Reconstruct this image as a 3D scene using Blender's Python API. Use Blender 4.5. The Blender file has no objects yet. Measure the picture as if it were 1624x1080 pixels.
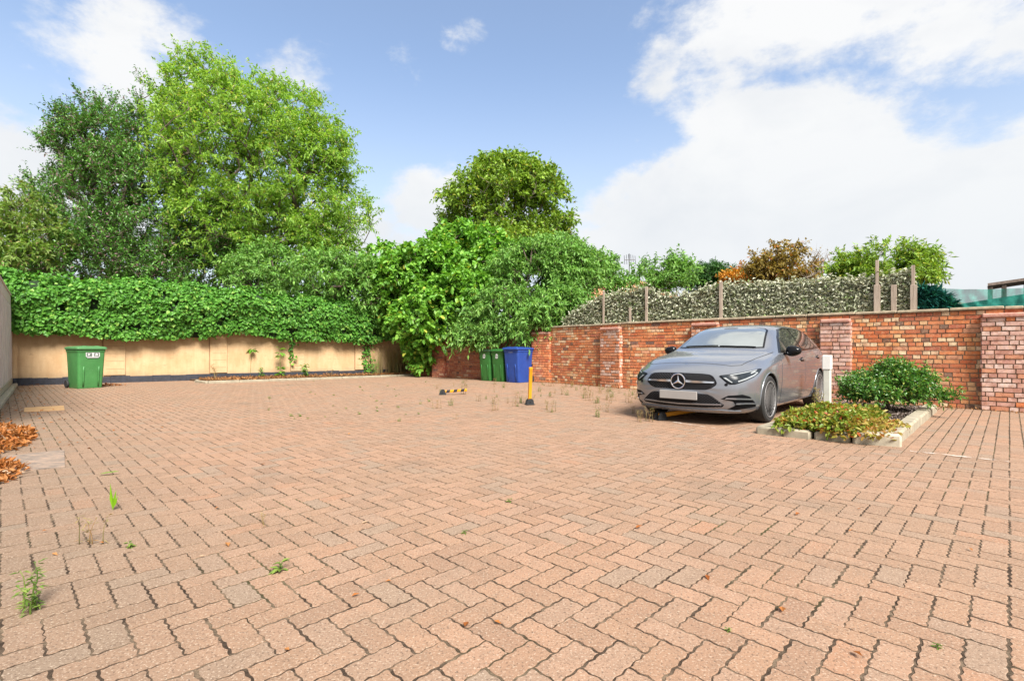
import bpy, bmesh, math, random
import numpy as np
from mathutils import Vector, Matrix, noise
from mathutils.bvhtree import BVHTree

PI = math.pi
R = math.radians
scene = bpy.context.scene
COL = scene.collection

# ------------------------------------------------------------------ camera
F = 800.0            # focal length in photograph pixels (1624 wide)
HZ = 555.0           # horizon row of the photograph
cam_data = bpy.data.cameras.new("camera")
cam = bpy.data.objects.new("camera", cam_data)
COL.objects.link(cam)
cam.location = (0, 0, 1.0)
cam.rotation_euler = (R(90), 0, 0)
cam_data.sensor_width = 36.0
cam_data.lens = 36.0 * F / 1624.0
cam_data.shift_y = (HZ - 540.0) / 1624.0
cam_data.clip_start = 0.05
cam_data.clip_end = 2000
scene.camera = cam

# ------------------------------------------------------------------ light
SUN_EL, SUN_AZ = 46.0, 156.0      # azimuth clockwise from +Y (the view direction)
scene.view_settings.view_transform = 'Standard'
scene.view_settings.look = 'None'
scene.view_settings.gamma = 1.0
scene.view_settings.exposure = 1.8
sun = bpy.data.lights.new("sun", 'SUN')
sun.energy = 3.0
sun.angle = R(24)
sun.color = (1.0, 0.95, 0.88)
sun_ob = bpy.data.objects.new("sun", sun)
COL.objects.link(sun_ob)
_el, _az = R(SUN_EL), R(SUN_AZ)
sdir = Vector((math.sin(_az) * math.cos(_el), math.cos(_az) * math.cos(_el), math.sin(_el)))
sun_ob.rotation_euler = sdir.to_track_quat('Z', 'Y').to_euler()

world = bpy.data.worlds.new("World")
scene.world = world
world.use_nodes = True
wt = world.node_tree
wt.nodes.clear()
wn, wl = wt.nodes.new, wt.links.new


def wmath(op, a, b=None, clamp=False):
    n = wn('ShaderNodeMath'); n.operation = op; n.use_clamp = clamp
    for i, v in enumerate((a, b)):
        if v is None: continue
        if isinstance(v, (int, float)): n.inputs[i].default_value = v
        else: wl(v, n.inputs[i])
    return n.outputs[0]


sky = wn('ShaderNodeTexSky'); sky.sky_type = 'NISHITA'; sky.sun_disc = False
sky.sun_elevation = R(SUN_EL); sky.sun_rotation = R(SUN_AZ)
sky.air_density = 1.0; sky.dust_density = 1.6; sky.ozone_density = 1.25
tc = wn('ShaderNodeTexCoord')
STR = wn('ShaderNodeVectorMath'); STR.operation = 'MULTIPLY'
wl(tc.outputs['Generated'], STR.inputs[0]); STR.inputs[1].default_value = (1, 1, 1.7)
sep = wn('ShaderNodeSeparateXYZ'); wl(tc.outputs['Generated'], sep.inputs[0])


def cloud_noise(scale, detail, rough, dist):
    n = wn('ShaderNodeTexNoise'); n.inputs['Scale'].default_value = scale
    n.inputs['Detail'].default_value = detail; n.inputs['Roughness'].default_value = rough
    n.inputs['Distortion'].default_value = dist
    wl(STR.outputs[0], n.inputs['Vector'])
    return n.outputs['Fac']


# clouds: soft masses at fixed directions in the sky, broken up by noise
CL = [(1240, 250, 250, 1.3), (1420, 330, 300, 1.3), (1100, 330, 200, 1.2), (1040, 400, 200, 1.1),
      (1250, 60, 230, .8), (1480, 40, 200, .8), (1600, 90, 170, .8), (1020, 110, 120, .62),
      (1300, 430, 420, 1.2), (1640, 270, 160, .9), (700, 330, 130, 1.0), (560, 380, 160, .9), (790, 420, 200, .9),
      (180, 120, 110, .7), (30, 250, 130, .95), (10, 340, 190, 1.0), (200, 30, 110, .5), (110, 140, 80, .5), (300, 150, 120, .45), (460, 125, 100, .42),
      (760, 55, 70, .42), (640, 110, 70, .25), (940, 30, 70, .4)]
acc = None
for (px, py, rad, amp) in CL:
    d = Vector(((px - 812) / F, 1, (HZ - py) / F)).normalized()
    c = Vector((d.x, d.y, d.z * 1.7))
    vm = wn('ShaderNodeVectorMath'); vm.operation = 'DISTANCE'
    wl(STR.outputs[0], vm.inputs[0]); vm.inputs[1].default_value = c
    mr = wn('ShaderNodeMapRange'); mr.interpolation_type = 'SMOOTHSTEP'
    wl(vm.outputs['Value'], mr.inputs['Value'])
    mr.inputs['From Min'].default_value = 0.0
    mr.inputs['From Max'].default_value = rad / F * 1.25
    mr.inputs['To Min'].default_value = amp; mr.inputs['To Max'].default_value = 0.0
    acc = mr.outputs[0] if acc is None else wmath('MAXIMUM', acc, mr.outputs[0])
HOLES = [(1500, 205, 150, .55), (1330, 125, 90, .4), (1235, 105, 70, .3), (900, 120, 130, .5), (880, 250, 120, .4), (1060, 225, 50, .3)]
for (px, py, rad, amp) in HOLES:
    d = Vector(((px - 812) / F, 1, (HZ - py) / F)).normalized()
    vm = wn('ShaderNodeVectorMath'); vm.operation = 'DISTANCE'
    wl(STR.outputs[0], vm.inputs[0]); vm.inputs[1].default_value = (d.x, d.y, d.z * 1.7)
    mr = wn('ShaderNodeMapRange'); mr.interpolation_type = 'SMOOTHSTEP'
    wl(vm.outputs['Value'], mr.inputs['Value'])
    mr.inputs['From Max'].default_value = rad / F * 1.1
    mr.inputs['To Min'].default_value = amp; mr.inputs['To Max'].default_value = 0.0
    acc = wmath('SUBTRACT', acc, mr.outputs[0])
# loose cloud cover behind and above the camera
back = wmath('MULTIPLY', wmath('SUBTRACT', 0.25, sep.outputs['Y'], True), 1.2)
acc = wmath('MAXIMUM', acc, back)
acc = wmath('MAXIMUM', acc, wmath('MULTIPLY', wmath('SUBTRACT', sep.outputs['Z'], .62, True), 4.0, True))
n1 = cloud_noise(3.1, 12, .58, .25)
n2 = cloud_noise(8.5, 10, .62, .2)
n4 = cloud_noise(24, 8, .65, .1)
nn = wmath('ADD', wmath('MULTIPLY', wmath('SUBTRACT', n1, .5), 1.5), wmath('ADD', wmath('MULTIPLY', wmath('SUBTRACT', n2, .5), 1.05), wmath('MULTIPLY', wmath('SUBTRACT', n4, .5), .45)))
cov = wmath('ADD', acc, nn)
cmr = wn('ShaderNodeMapRange'); cmr.interpolation_type = 'SMOOTHSTEP'
wl(cov, cmr.inputs['Value']); cmr.inputs['From Min'].default_value = .25; cmr.inputs['From Max'].default_value = .70
# cloud tone: soft grey undersides by noise
n3 = cloud_noise(3.4, 9, .55, .2)
cr = wn('ShaderNodeValToRGB'); wl(n3, cr.inputs[0])
cr.color_ramp.elements[0].position = .34; cr.color_ramp.elements[0].color = (.375, .388, .41, 1)
cr.color_ramp.elements[1].position = .58; cr.color_ramp.elements[1].color = (.455, .457, .46, 1)
skys = wn('ShaderNodeVectorMath'); skys.operation = 'SCALE'; wl(sky.outputs[0], skys.inputs[0]); skys.inputs['Scale'].default_value = 1.0
cls_ = wn('ShaderNodeVectorMath'); cls_.operation = 'SCALE'; wl(cr.outputs[0], cls_.inputs[0]); cls_.inputs['Scale'].default_value = 8.2
mix = wn('ShaderNodeMix'); mix.data_type = 'RGBA'
wl(cmr.outputs[0], mix.inputs['Factor']); wl(skys.outputs[0], mix.inputs['A']); wl(cls_.outputs[0], mix.inputs['B'])
# pale haze low in the sky
hz_ = wn('ShaderNodeMapRange'); hz_.interpolation_type = 'SMOOTHSTEP'
wl(sep.outputs['Z'], hz_.inputs['Value'])
for k_, v_ in (('From Min', -.02), ('From Max', .52), ('To Min', .85), ('To Max', .08)): hz_.inputs[k_].default_value = v_
mixh = wn('ShaderNodeMix'); mixh.data_type = 'RGBA'
wl(hz_.outputs[0], mixh.inputs['Factor']); wl(mix.outputs['Result'], mixh.inputs['A']); mixh.inputs['B'].default_value = (3.25, 3.4, 3.55, 1)
bg = wn('ShaderNodeBackground'); bg.inputs['Strength'].default_value = 0.075
wl(mixh.outputs['Result'], bg.inputs['Color'])
wo = wn('ShaderNodeOutputWorld'); wl(bg.outputs[0], wo.inputs[0])

# ------------------------------------------------------------------ helpers
def G(px, py):
    """pixel of the photograph -> point on the ground"""
    Y = F / (py - HZ)
    return Vector(((px - 812) / F * Y, Y, 0))


def P3(px, py, Y):
    return Vector(((px - 812) / F * Y, Y, 1 + (HZ - py) * Y / F))


def tag(o, label=None, cat=None, group=None, kind=None):
    if label: o['label'] = label
    if cat: o['category'] = cat
    if group: o['group'] = group
    if kind: o['kind'] = kind
    return o


def thing(name, label, cat, loc=(0, 0, 0), rz=0.0, group=None):
    o = bpy.data.objects.new(name, None)
    o.empty_display_size = .2
    COL.objects.link(o)
    o.location = loc; o.rotation_euler = (0, 0, rz)
    return tag(o, label, cat, group)


def link_mesh(name, me, mat, parent=None, smooth=None):
    mats = mat if isinstance(mat, (list, tuple)) else [mat]
    for m in mats:
        if m is not None: me.materials.append(m)
    if smooth is not None:
        me.polygons.foreach_set('use_smooth', [bool(smooth)] * len(me.polygons))
    o = bpy.data.objects.new(name, me)
    COL.objects.link(o)
    if parent is not None: o.parent = parent
    return o


def mk(name, V, Fs, mat, parent=None, smooth=False, off=None, mi=None):
    """mesh from numpy arrays; Fs: list of (n,k) index arrays; off: origin to subtract"""
    V = np.asarray(V, dtype=np.float32).reshape(-1, 3)
    if off is not None: V = V - np.asarray(off, dtype=np.float32)
    Fs = [np.asarray(f, dtype=np.int32) for f in Fs if len(f)]
    me = bpy.data.meshes.new(name)
    me.vertices.add(len(V)); me.vertices.foreach_set('co', V.ravel())
    loops = np.concatenate([f.ravel() for f in Fs])
    tot = np.concatenate([np.full(len(f), f.shape[1], np.int32) for f in Fs])
    start = np.concatenate([[0], np.cumsum(tot)[:-1]]).astype(np.int32)
    me.loops.add(len(loops)); me.loops.foreach_set('vertex_index', loops)
    me.polygons.add(len(tot)); me.polygons.foreach_set('loop_start', start)
    if mi is not None: me.polygons.foreach_set('material_index', np.asarray(mi, np.int32))
    me.update(calc_edges=True); me.validate()
    return link_mesh(name, me, mat, parent, smooth)


class MB:
    """collects simple solids into one mesh"""
    def __init__(s): s.V = []; s.F = []; s.M = []

    def add(s, vs, fs, mi=0, m=None):
        b = len(s.V)
        for v in vs:
            v = Vector(v)
            s.V.append(m @ v if m is not None else v)
        for f in fs:
            s.F.append([b + i for i in f]); s.M.append(mi)
        return s

    def box(s, c, d, bev=0.0, m=None, mi=0, rz=0.0):
        h = Vector(d) * .5
        bev = min(bev, h.x * .49, h.y * .49, h.z * .49)
        T = Matrix.Translation(Vector(c)) @ Matrix.Rotation(rz, 4, 'Z')
        if m is not None: T = m @ T
        sg = [(x, y, z) for x in (-1, 1) for y in (-1, 1) for z in (-1, 1)]
        if bev <= 0:
            vs = [(a * h.x, b * h.y, c2 * h.z) for a, b, c2 in sg]
            return s.add(vs, [(0, 1, 3, 2), (4, 6, 7, 5), (0, 4, 5, 1), (2, 3, 7, 6), (0, 2, 6, 4), (1, 5, 7, 3)], mi, T)
        vs = []
        for q in sg:
            for a in range(3):
                vs.append([q[i] * (h[i] if i == a else h[i] - bev) for i in range(3)])
        idx = {q: i for i, q in enumerate(sg)}
        fs = []
        for a in range(3):
            o = [i for i in range(3) if i != a]
            for sgn in (-1, 1):
                f = []
                for (p, r) in ((-1, -1), (1, -1), (1, 1), (-1, 1)):
                    q = [0, 0, 0]; q[a] = sgn; q[o[0]] = p; q[o[1]] = r
                    f.append(idx[tuple(q)] * 3 + a)
                fs.append(f)
        for e in range(3):
            o = [i for i in range(3) if i != e]
            for p in (-1, 1):
                for r in (-1, 1):
                    q1 = [0, 0, 0]; q1[e] = -1; q1[o[0]] = p; q1[o[1]] = r
                    q2 = list(q1); q2[e] = 1
                    i1, i2 = idx[tuple(q1)] * 3, idx[tuple(q2)] * 3
                    fs.append([i1 + o[0], i2 + o[0], i2 + o[1], i1 + o[1]])
        for i in range(8): fs.append([i * 3, i * 3 + 1, i * 3 + 2])
        return s.add(vs, fs, mi, T)

    def tube(s, pts, rad, n=8, mi=0, m=None, cap=True):
        pts = [Vector(p) for p in pts]
        if isinstance(rad, (int, float)): rad = [rad] * len(pts)
        vs = []; fs = []
        ref = None
        for i, p in enumerate(pts):
            d = (pts[min(i + 1, len(pts) - 1)] - pts[max(i - 1, 0)]).normalized()
            if ref is None:
                ref = Vector((0, 0, 1)) if abs(d.z) < .9 else Vector((1, 0, 0))
            a = d.cross(ref).normalized(); b = d.cross(a).normalized(); ref = -b if False else ref
            for k in range(n):
                t = 2 * PI * k / n
                vs.append(p + a * (math.cos(t) * rad[i]) + b * (math.sin(t) * rad[i]))
        for i in range(len(pts) - 1):
            for k in range(n):
                fs.append([i * n + k, i * n + (k + 1) % n, (i + 1) * n + (k + 1) % n, (i + 1) * n + k])
        if cap:
            fs.append(list(range(n))); fs.append([(len(pts) - 1) * n + k for k in range(n)])
        return s.add(vs, fs, mi, m)

    def lathe(s, prof, n=24, mi=0, m=None, closed=False):
        """prof: (r, z) about z"""
        vs = []; fs = []
        for (r, z) in prof:
            for k in range(n):
                t = 2 * PI * k / n
                vs.append((r * math.cos(t), r * math.sin(t), z))
        L = len(prof)
        for i in range(L if closed else L - 1):
            j = (i + 1) % L
            for k in range(n):
                fs.append([i * n + k, i * n + (k + 1) % n, j * n + (k + 1) % n, j * n + k])
        if not closed:
            if prof[0][0] > 1e-6: fs.append(list(range(n)))
            if prof[-1][0] > 1e-6: fs.append([(L - 1) * n + k for k in range(n)])
        return s.add(vs, fs, mi, m)

    def prism(s, poly, h0, h1, mi=0, m=None):
        """2D polygon (x,y) extruded in z"""
        n = len(poly)
        vs = [(p[0], p[1], h0) for p in poly] + [(p[0], p[1], h1) for p in poly]
        fs = [list(range(n)), list(range(n, 2 * n))] + [[i, (i + 1) % n, n + (i + 1) % n, n + i] for i in range(n)]
        return s.add(vs, fs, mi, m)

    def loft(s, rings, mi=0, m=None, cap=True):
        n = len(rings[0]); vs = [v for r in rings for v in r]; fs = []
        for i in range(len(rings) - 1):
            for k in range(n):
                fs.append([i * n + k, i * n + (k + 1) % n, (i + 1) * n + (k + 1) % n, (i + 1) * n + k])
        if cap: fs += [list(range(n)), [(len(rings) - 1) * n + k for k in range(n)]]
        return s.add(vs, fs, mi, m)

    def build(s, name, mat, parent=None, smooth=False, off=None, bevel=0, autosmooth=None):
        bm = bmesh.new()
        o = Vector(off) if off is not None else Vector((0, 0, 0))
        bv = [bm.verts.new(v - o) for v in s.V]
        for f, mi in zip(s.F, s.M):
            try:
                fc = bm.faces.new([bv[i] for i in f]); fc.material_index = mi
            except ValueError:
                pass
        bmesh.ops.remove_doubles(bm, verts=bm.verts, dist=1e-6)
        bmesh.ops.recalc_face_normals(bm, faces=bm.faces)
        if bevel:
            ed = [e for e in bm.edges if len(e.link_faces) == 2 and e.calc_face_angle(0) > R(30)]
            bmesh.ops.bevel(bm, geom=ed, offset=bevel, segments=2, affect='EDGES', profile=.6)
        if autosmooth:
            for e in bm.edges:
                if len(e.link_faces) == 2 and e.calc_face_angle(0) > R(autosmooth): e.smooth = False
            smooth = True
        me = bpy.data.meshes.new(name)
        bm.to_mesh(me); bm.free()
        return link_mesh(name, me, mat, parent, smooth)


def rr(w, d, r, n=5):
    """rounded rectangle outline"""
    pts = []
    for cx, cy, a0 in ((w / 2 - r, d / 2 - r, 0), (-w / 2 + r, d / 2 - r, 90), (-w / 2 + r, -d / 2 + r, 180), (w / 2 - r, -d / 2 + r, 270)):
        for k in range(n):
            t = R(a0 + 90 * k / (n - 1)); pts.append((cx + r * math.cos(t), cy + r * math.sin(t)))
    return pts

# ------------------------------------------------------------------ materials
def srgb(h):
    h = h.lstrip('#')
    c = [int(h[i:i + 2], 16) / 255 for i in (0, 2, 4)]
    return tuple(x / 12.92 if x <= .04045 else ((x + .055) / 1.055) ** 2.4 for x in c) + (1,)


class NT:
    def __init__(s, name):
        s.mat = bpy.data.materials.new(name); s.mat.use_nodes = True
        s.t = s.mat.node_tree; s.t.nodes.clear()
        s.out = s.n('ShaderNodeOutputMaterial')

    def n(s, k, **kw):
        nd = s.t.nodes.new(k)
        for a, v in kw.items(): setattr(nd, a, v)
        return nd

    def l(s, a, b): s.t.links.new(a, b)

    def put(s, sock, v):
        if isinstance(v, (int, float)): sock.default_value = v
        elif isinstance(v, (tuple, list)): sock.default_value = v if len(v) != 3 or sock.type == 'VECTOR' else tuple(v) + (1,)
        else: s.l(v, sock)

    def obj(s): return s.n('ShaderNodeTexCoord').outputs['Object']

    def pos(s): return s.n('ShaderNodeNewGeometry').outputs['Position']

    def island(s): return s.n('ShaderNodeNewGeometry').outputs['Random Per Island']

    def noise(s, scale, detail=4, rough=.55, vec=None, dist=0.0, w=None):
        nd = s.n('ShaderNodeTexNoise')
        nd.inputs['Scale'].default_value = scale; nd.inputs['Detail'].default_value = detail
        nd.inputs['Roughness'].default_value = rough; nd.inputs['Distortion'].default_value = dist
        s.l(vec if vec is not None else s.pos(), nd.inputs['Vector'])
        return nd.outputs['Fac']

    def scalev(s, v, sc):
        nd = s.n('ShaderNodeVectorMath', operation='MULTIPLY'); s.l(v, nd.inputs[0]); nd.inputs[1].default_value = sc
        return nd.outputs[0]

    def ramp(s, fac, stops, interp='LINEAR'):
        nd = s.n('ShaderNodeValToRGB'); s.l(fac, nd.inputs[0])
        cr_ = nd.color_ramp; cr_.interpolation = interp
        while len(cr_.elements) < len(stops): cr_.elements.new(.5)
        for e, (p, c) in zip(cr_.elements, stops):
            e.position = p
            if isinstance(c, (int, float)): c = (c, c, c, 1)
            e.color = c if len(c) == 4 else tuple(c) + (1,)
        return nd.outputs[0]

    def mix(s, fac, a, b, mode='MIX'):
        nd = s.n('ShaderNodeMix', data_type='RGBA', blend_type=mode)
        s.put(nd.inputs['Factor'], fac); s.put(nd.inputs['A'], a); s.put(nd.inputs['B'], b)
        return nd.outputs['Result']

    def math(s, op, a, b=0.0, clamp=False):
        nd = s.n('ShaderNodeMath', operation=op, use_clamp=clamp)
        s.put(nd.inputs[0], a); s.put(nd.inputs[1], b)
        return nd.outputs[0]

    def mrange(s, v, a, b, c=0.0, d=1.0):
        nd = s.n('ShaderNodeMapRange'); s.l(v, nd.inputs[0])
        for i, x in enumerate((a, b, c, d)): nd.inputs[i + 1].default_value = x
        return nd.outputs[0]

    def bump(s, h, strength=.3, dist=.01):
        nd = s.n('ShaderNodeBump'); nd.inputs['Strength'].default_value = strength
        nd.inputs['Distance'].default_value = dist; s.l(h, nd.inputs['Height'])
        return nd.outputs[0]

    def pbr(s, color, rough=.7, metal=0.0, spec=.5, bump=None, coat=0.0, alpha=None, sheen=0):
        b = s.n('ShaderNodeBsdfPrincipled')
        s.put(b.inputs['Base Color'], color); s.put(b.inputs['Roughness'], rough); s.put(b.inputs['Metallic'], metal)
        b.inputs['Specular IOR Level'].default_value = spec
        b.inputs['Coat Weight'].default_value = coat
        b.inputs['Coat Roughness'].default_value = .05
        if bump is not None: s.l(bump, b.inputs['Normal'])
        if alpha is not None: s.put(b.inputs['Alpha'], alpha)
        s.l(b.outputs[0], s.out.inputs['Surface'])
        s.b = b
        return s.mat


def simple(name, color, rough=.6, metal=0.0, spec=.5, var=.12, scale=9, bmp=.0, coat=0.0):
    t = NT(name)
    c = srgb(color) if isinstance(color, str) else tuple(color) + (1,)
    dk = tuple(x * (1 - var) for x in c[:3]) + (1,)
    lt = tuple(min(1, x * (1 + var)) for x in c[:3]) + (1,)
    f = t.noise(scale, 5, .6, t.obj())
    col = t.ramp(f, [(.3, dk), (.7, lt)])
    return t.pbr(col, rough, metal, spec, t.bump(f, bmp, .01) if bmp else None, coat)


def foliage(name, cols, trans=.35, rough=.5, spec=.35, clump=.6, cscale=.9, frac=.93):
    """cols: three colours dark/mid/light; each leaf is an island"""
    t = NT(name)
    isl = t.island()
    c = t.ramp(isl, [(0, cols[0]), (.5, cols[1]), (1, cols[2])])
    if len(cols) > 3:
        c = t.mix(t.ramp(isl, [(0, 0), (frac, 0), (frac + .005, 1), (1, 1)], 'CONSTANT'), c, cols[3])
    nz = t.noise(cscale, 3, .5)
    c2 = t.mix(1.0, c, t.ramp(nz, [(.3, 1 - clump * .45), (.7, 1 + clump * .0)]), 'MULTIPLY')
    b = t.n('ShaderNodeBsdfPrincipled')
    t.put(b.inputs['Base Color'], c2); b.inputs['Roughness'].default_value = rough
    b.inputs['Specular IOR Level'].default_value = spec
    tr = t.n('ShaderNodeBsdfTranslucent')
    tcx = t.mix(1.0, c2, (1.35, 1.3, .6, 1), 'MULTIPLY')
    t.l(tcx, tr.inputs['Color'])
    ms = t.n('ShaderNodeMixShader'); ms.inputs[0].default_value = trans
    t.l(b.outputs[0], ms.inputs[1]); t.l(tr.outputs[0], ms.inputs[2])
    t.l(ms.outputs[0], t.out.inputs['Surface'])
    return t.mat


def m_paver():
    t = NT('paver_concrete')
    isl = t.island()
    c = t.ramp(isl, [(0, (0.24, 0.141, 0.0913)), (.3, (0.279, 0.163, 0.102)), (.6, (0.307, 0.18, 0.116)), (.8, (0.275, 0.172, 0.117)), (.92, (0.234, 0.168, 0.121)), (1, (0.316, 0.161, 0.0931))])
    big = t.noise(.55, 4, .6)
    c = t.mix(t.ramp(big, [(.35, .5), (.62, 0.0)]), c, (0.243, 0.166, 0.111, 1))
    st_ = t.noise(.9, 6, .7, None, .6)
    c = t.mix(t.ramp(st_, [(.55, 0), (.68, .5)]), c, (0.149, 0.111, 0.0799, 1))
    # grime along the left kerb
    sp = t.n('ShaderNodeSeparateXYZ'); t.l(t.pos(), sp.inputs[0])
    dl = t.math('ADD', t.math('MULTIPLY', sp.outputs[0], .73), t.math('MULTIPLY', sp.outputs[1], .68))
    dl = t.math('ADD', dl, t.math('MULTIPLY', t.noise(1.6, 4, .6), .9))
    c = t.mix(t.mrange(dl, .35, 1.5, .5, 0), c, (0.133, 0.105, 0.0749, 1))
    med = t.noise(13, 5, .7)
    c = t.mix(t.ramp(med, [(.34, .35), (.56, 0)]), c, (0.161, 0.107, 0.0731, 1))
    sp1 = t.noise(115, 2, .6)
    c = t.mix(t.ramp(sp1, [(.56, 0), (.67, .52)]), c, (0.458, 0.374, 0.287, 1))
    sp2 = t.noise(95, 2, .6, t.scalev(t.pos(), (1.07, .95, 1)))
    c = t.mix(t.ramp(sp2, [(.33, .75), (.44, 0)]), c, (0.0916, 0.0597, 0.0419, 1))
    h = t.noise(120, 3, .7)
    return t.pbr(c, .85, 0, .25, t.bump(h, .45, .004))


def m_soil():
    t = NT('joint_soil')
    f = t.noise(14, 6, .7); g = t.noise(1.1, 3, .5)
    c = t.ramp(f, [(.3, (.024, .017, .012)), (.55, (.06, .042, .03)), (.75, (.12, .085, .058))])
    c = t.mix(t.ramp(g, [(.52, 0), (.68, .45)]), c, (.07, .085, .025, 1))
    c = t.mix(t.ramp(t.noise(6, 5, .75), [(.46, 0), (.62, .75)]), c, (.19, .14, .095, 1))
    return t.pbr(c, .95, 0, .1, t.bump(t.noise(90, 4, .7), .8, .01))


def m_brick(name, stops, fleck=.35):
    t = NT(name)
    isl = t.island()
    c = t.ramp(isl, stops, 'CONSTANT')
    f = t.noise(11, 5, .7); f2 = t.noise(38, 4, .7)
    c = t.mix(t.ramp(t.noise(23, 4, .7), [(.5, 0), (.68, .55)]), c, (.60, .36, .2, 1))
    c = t.mix(t.ramp(f, [(.35, .65), (.55, 0)]), c, (.24, .085, .045, 1))
    c = t.mix(t.ramp(f2, [(.58, 0), (.7, fleck * .6)]), c, (.72, .6, .46, 1))
    c = t.mix(t.ramp(t.noise(.9, 4, .6), [(.45, .0), (.68, .14)]), c, (.55, .42, .33, 1))
    return t.pbr(c, .9, 0, .2, t.bump(f2, .5, .006))


M = {}
M['paver'] = m_paver()
M['soil'] = m_soil()
M['brick'] = m_brick('red_brick', [(0, (0.497, 0.136, 0.0508)), (.16, (0.565, 0.186, 0.0678)), (.30, (0.429, 0.113, 0.0452)), (.42, (0.61, 0.237, 0.096)),
                                   (.52, (0.531, 0.158, 0.0565)), (.64, (0.633, 0.362, 0.192)), (.68, (0.52, 0.158, 0.0621)), (.80, (0.61, 0.294, 0.169)), (.86, (0.373, 0.096, 0.0508)), (.94, (0.136, 0.0791, 0.0678)), (.965, (0.701, 0.52, 0.339))])
M['header'] = m_brick('header_brick', [(0, (0.655, 0.407, 0.203)), (.16, (0.723, 0.542, 0.339)), (.30, (0.565, 0.192, 0.0678)), (.55, (0.621, 0.282, 0.113)), (.68, (0.655, 0.452, 0.282)), (.78, (0.136, 0.0791, 0.0565)), (.85, (0.475, 0.136, 0.0565))])
M['pier_brick'] = m_brick('pier_brick', [(0, (0.52, 0.305, 0.249)), (.2, (0.588, 0.407, 0.35)), (.4, (0.452, 0.237, 0.192)), (.55, (0.621, 0.475, 0.418)), (.7, (0.508, 0.226, 0.136)), (.8, (0.565, 0.362, 0.305)), (.93, (0.621, 0.192, 0.0678))], .3)
M['pier_mix'] = m_brick('pier_mix_brick', [(0, (0.497, 0.181, 0.0904)), (.2, (0.565, 0.384, 0.316)), (.35, (0.542, 0.192, 0.0791)), (.55, (0.588, 0.429, 0.362)), (.7, (0.452, 0.136, 0.0565)), (.85, (0.565, 0.271, 0.158))], .3)
M['dark_brick'] = m_brick('dark_brick', [(0, (.33, .085, .05)), (.25, (.40, .12, .06)), (.5, (.27, .07, .05)), (.7, (.42, .16, .09)), (.88, (.12, .05, .045)), (.94, (.5, .3, .2))], .18)
M['mortar'] = simple('mortar', (.24, .185, .125), .95, var=.35, scale=18, bmp=.4)
M['coping'] = simple('coping_stone', (0.318, 0.259, 0.178), .9, var=.3, scale=10, bmp=.35)
M['kerb'] = simple('kerb_concrete', (.27, .235, .17), .9, var=.22, scale=7, bmp=.3)
M['kerb_pale'] = simple('kerb_pale_concrete', (.34, .30, .225), .9, var=.16, scale=9, bmp=.25)


def m_render():
    t = NT('painted_render')
    p = t.pos()
    st = t.noise(2.6, 5, .7, t.scalev(p, (3, 3, .7)))
    c = t.ramp(st, [(.3, (.44, .29, .155)), (.55, (.50, .345, .195)), (.75, (.54, .39, .235))])
    b = t.noise(1.7, 5, .6)
    c = t.mix(t.ramp(b, [(.35, .5), (.55, 0)]), c, (.385, .235, .112, 1))
    s = t.noise(5, 4, .7, t.scalev(p, (1, 1, 5)))
    c = t.mix(t.ramp(s, [(.61, 0), (.69, .6)]), c, (.24, .155, .085, 1))
    dz = t.n('ShaderNodeSeparateXYZ'); t.l(p, dz.inputs[0])
    damp = t.math('ADD', dz.outputs[2], t.math('MULTIPLY', t.noise(2.2, 5, .7), .5))
    c = t.mix(t.mrange(damp, .40, .62, .55, 0), c, (.26, .19, .12, 1))
    return t.pbr(c, .85, 0, .25, t.bump(t.noise(28, 4, .7), .35, .012))


M['render'] = m_render()
M['plinth'] = simple('black_plinth_paint', (.022, .024, .034), .6, var=.4, scale=12, bmp=.2)


def m_wood(name, a, b, c3):
    t = NT(name)
    v = t.scalev(t.obj(), (14, 14, 1.1))
    f = t.noise(2.2, 6, .7, v, .4)
    c = t.ramp(f, [(.3, a), (.5, b), (.72, c3)])
    return t.pbr(c, .85, 0, .2, t.bump(f, .4, .006))


M['grey_wood'] = m_wood('weathered_wood', (.36, .32, .29), (.56, .50, .455), (.66, .60, .55))
M['post_wood'] = m_wood('post_wood', (.19, .145, .11), (.31, .25, .2), (.42, .35, .29))
M['dark_wood'] = m_wood('dark_wood', (.05, .035, .03), (.10, .075, .06), (.17, .13, .11))


def m_bark(name, a, b):
    t = NT(name)
    f = t.noise(5, 6, .7, t.scalev(t.pos(), (3, 3, .8)))
    return t.pbr(t.ramp(f, [(.3, a), (.7, b)]), .9, 0, .2, t.bump(f, .6, .02))


M['bark'] = m_bark('bark', (.055, .042, .032), (.16, .125, .1))
M['bark_pale'] = m_bark('pale_bark', (.14, .11, .085), (.3, .25, .2))

M['cherry_leaf'] = foliage('cherry_leaf', [(0.168, 0.331, 0.0419), (0.254, 0.451, 0.0627), (0.384, 0.57, 0.105), (0.463, 0.477, 0.126)], .5, clump=.35)
M['holly_leaf'] = foliage('holly_leaf', [(0.0583, 0.17, 0.0289), (0.106, 0.276, 0.0402), (0.199, 0.417, 0.0642), (0.22, 0.13, 0.13)], .25, .38, .5, frac=.87)
M['ivy_leaf'] = foliage('ivy_leaf', [(0.0552, 0.179, 0.0211), (0.0918, 0.264, 0.0332), (0.154, 0.364, 0.0528), (0.246, 0.422, 0.0755)], .28, .45, .25, clump=.35, cscale=1.6)
M['hazel_leaf'] = foliage('hazel_leaf', [(0.103, 0.276, 0.0317), (0.161, 0.381, 0.044), (0.278, 0.512, 0.0705), (0.527, 0.551, 0.0881)], .35, .45, .4, clump=.4, frac=.965)
M['grey_leaf'] = foliage('grey_green_leaf', [(0.11, 0.267, 0.0448), (0.169, 0.37, 0.0673), (0.281, 0.472, 0.112)], .3, .5)
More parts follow.
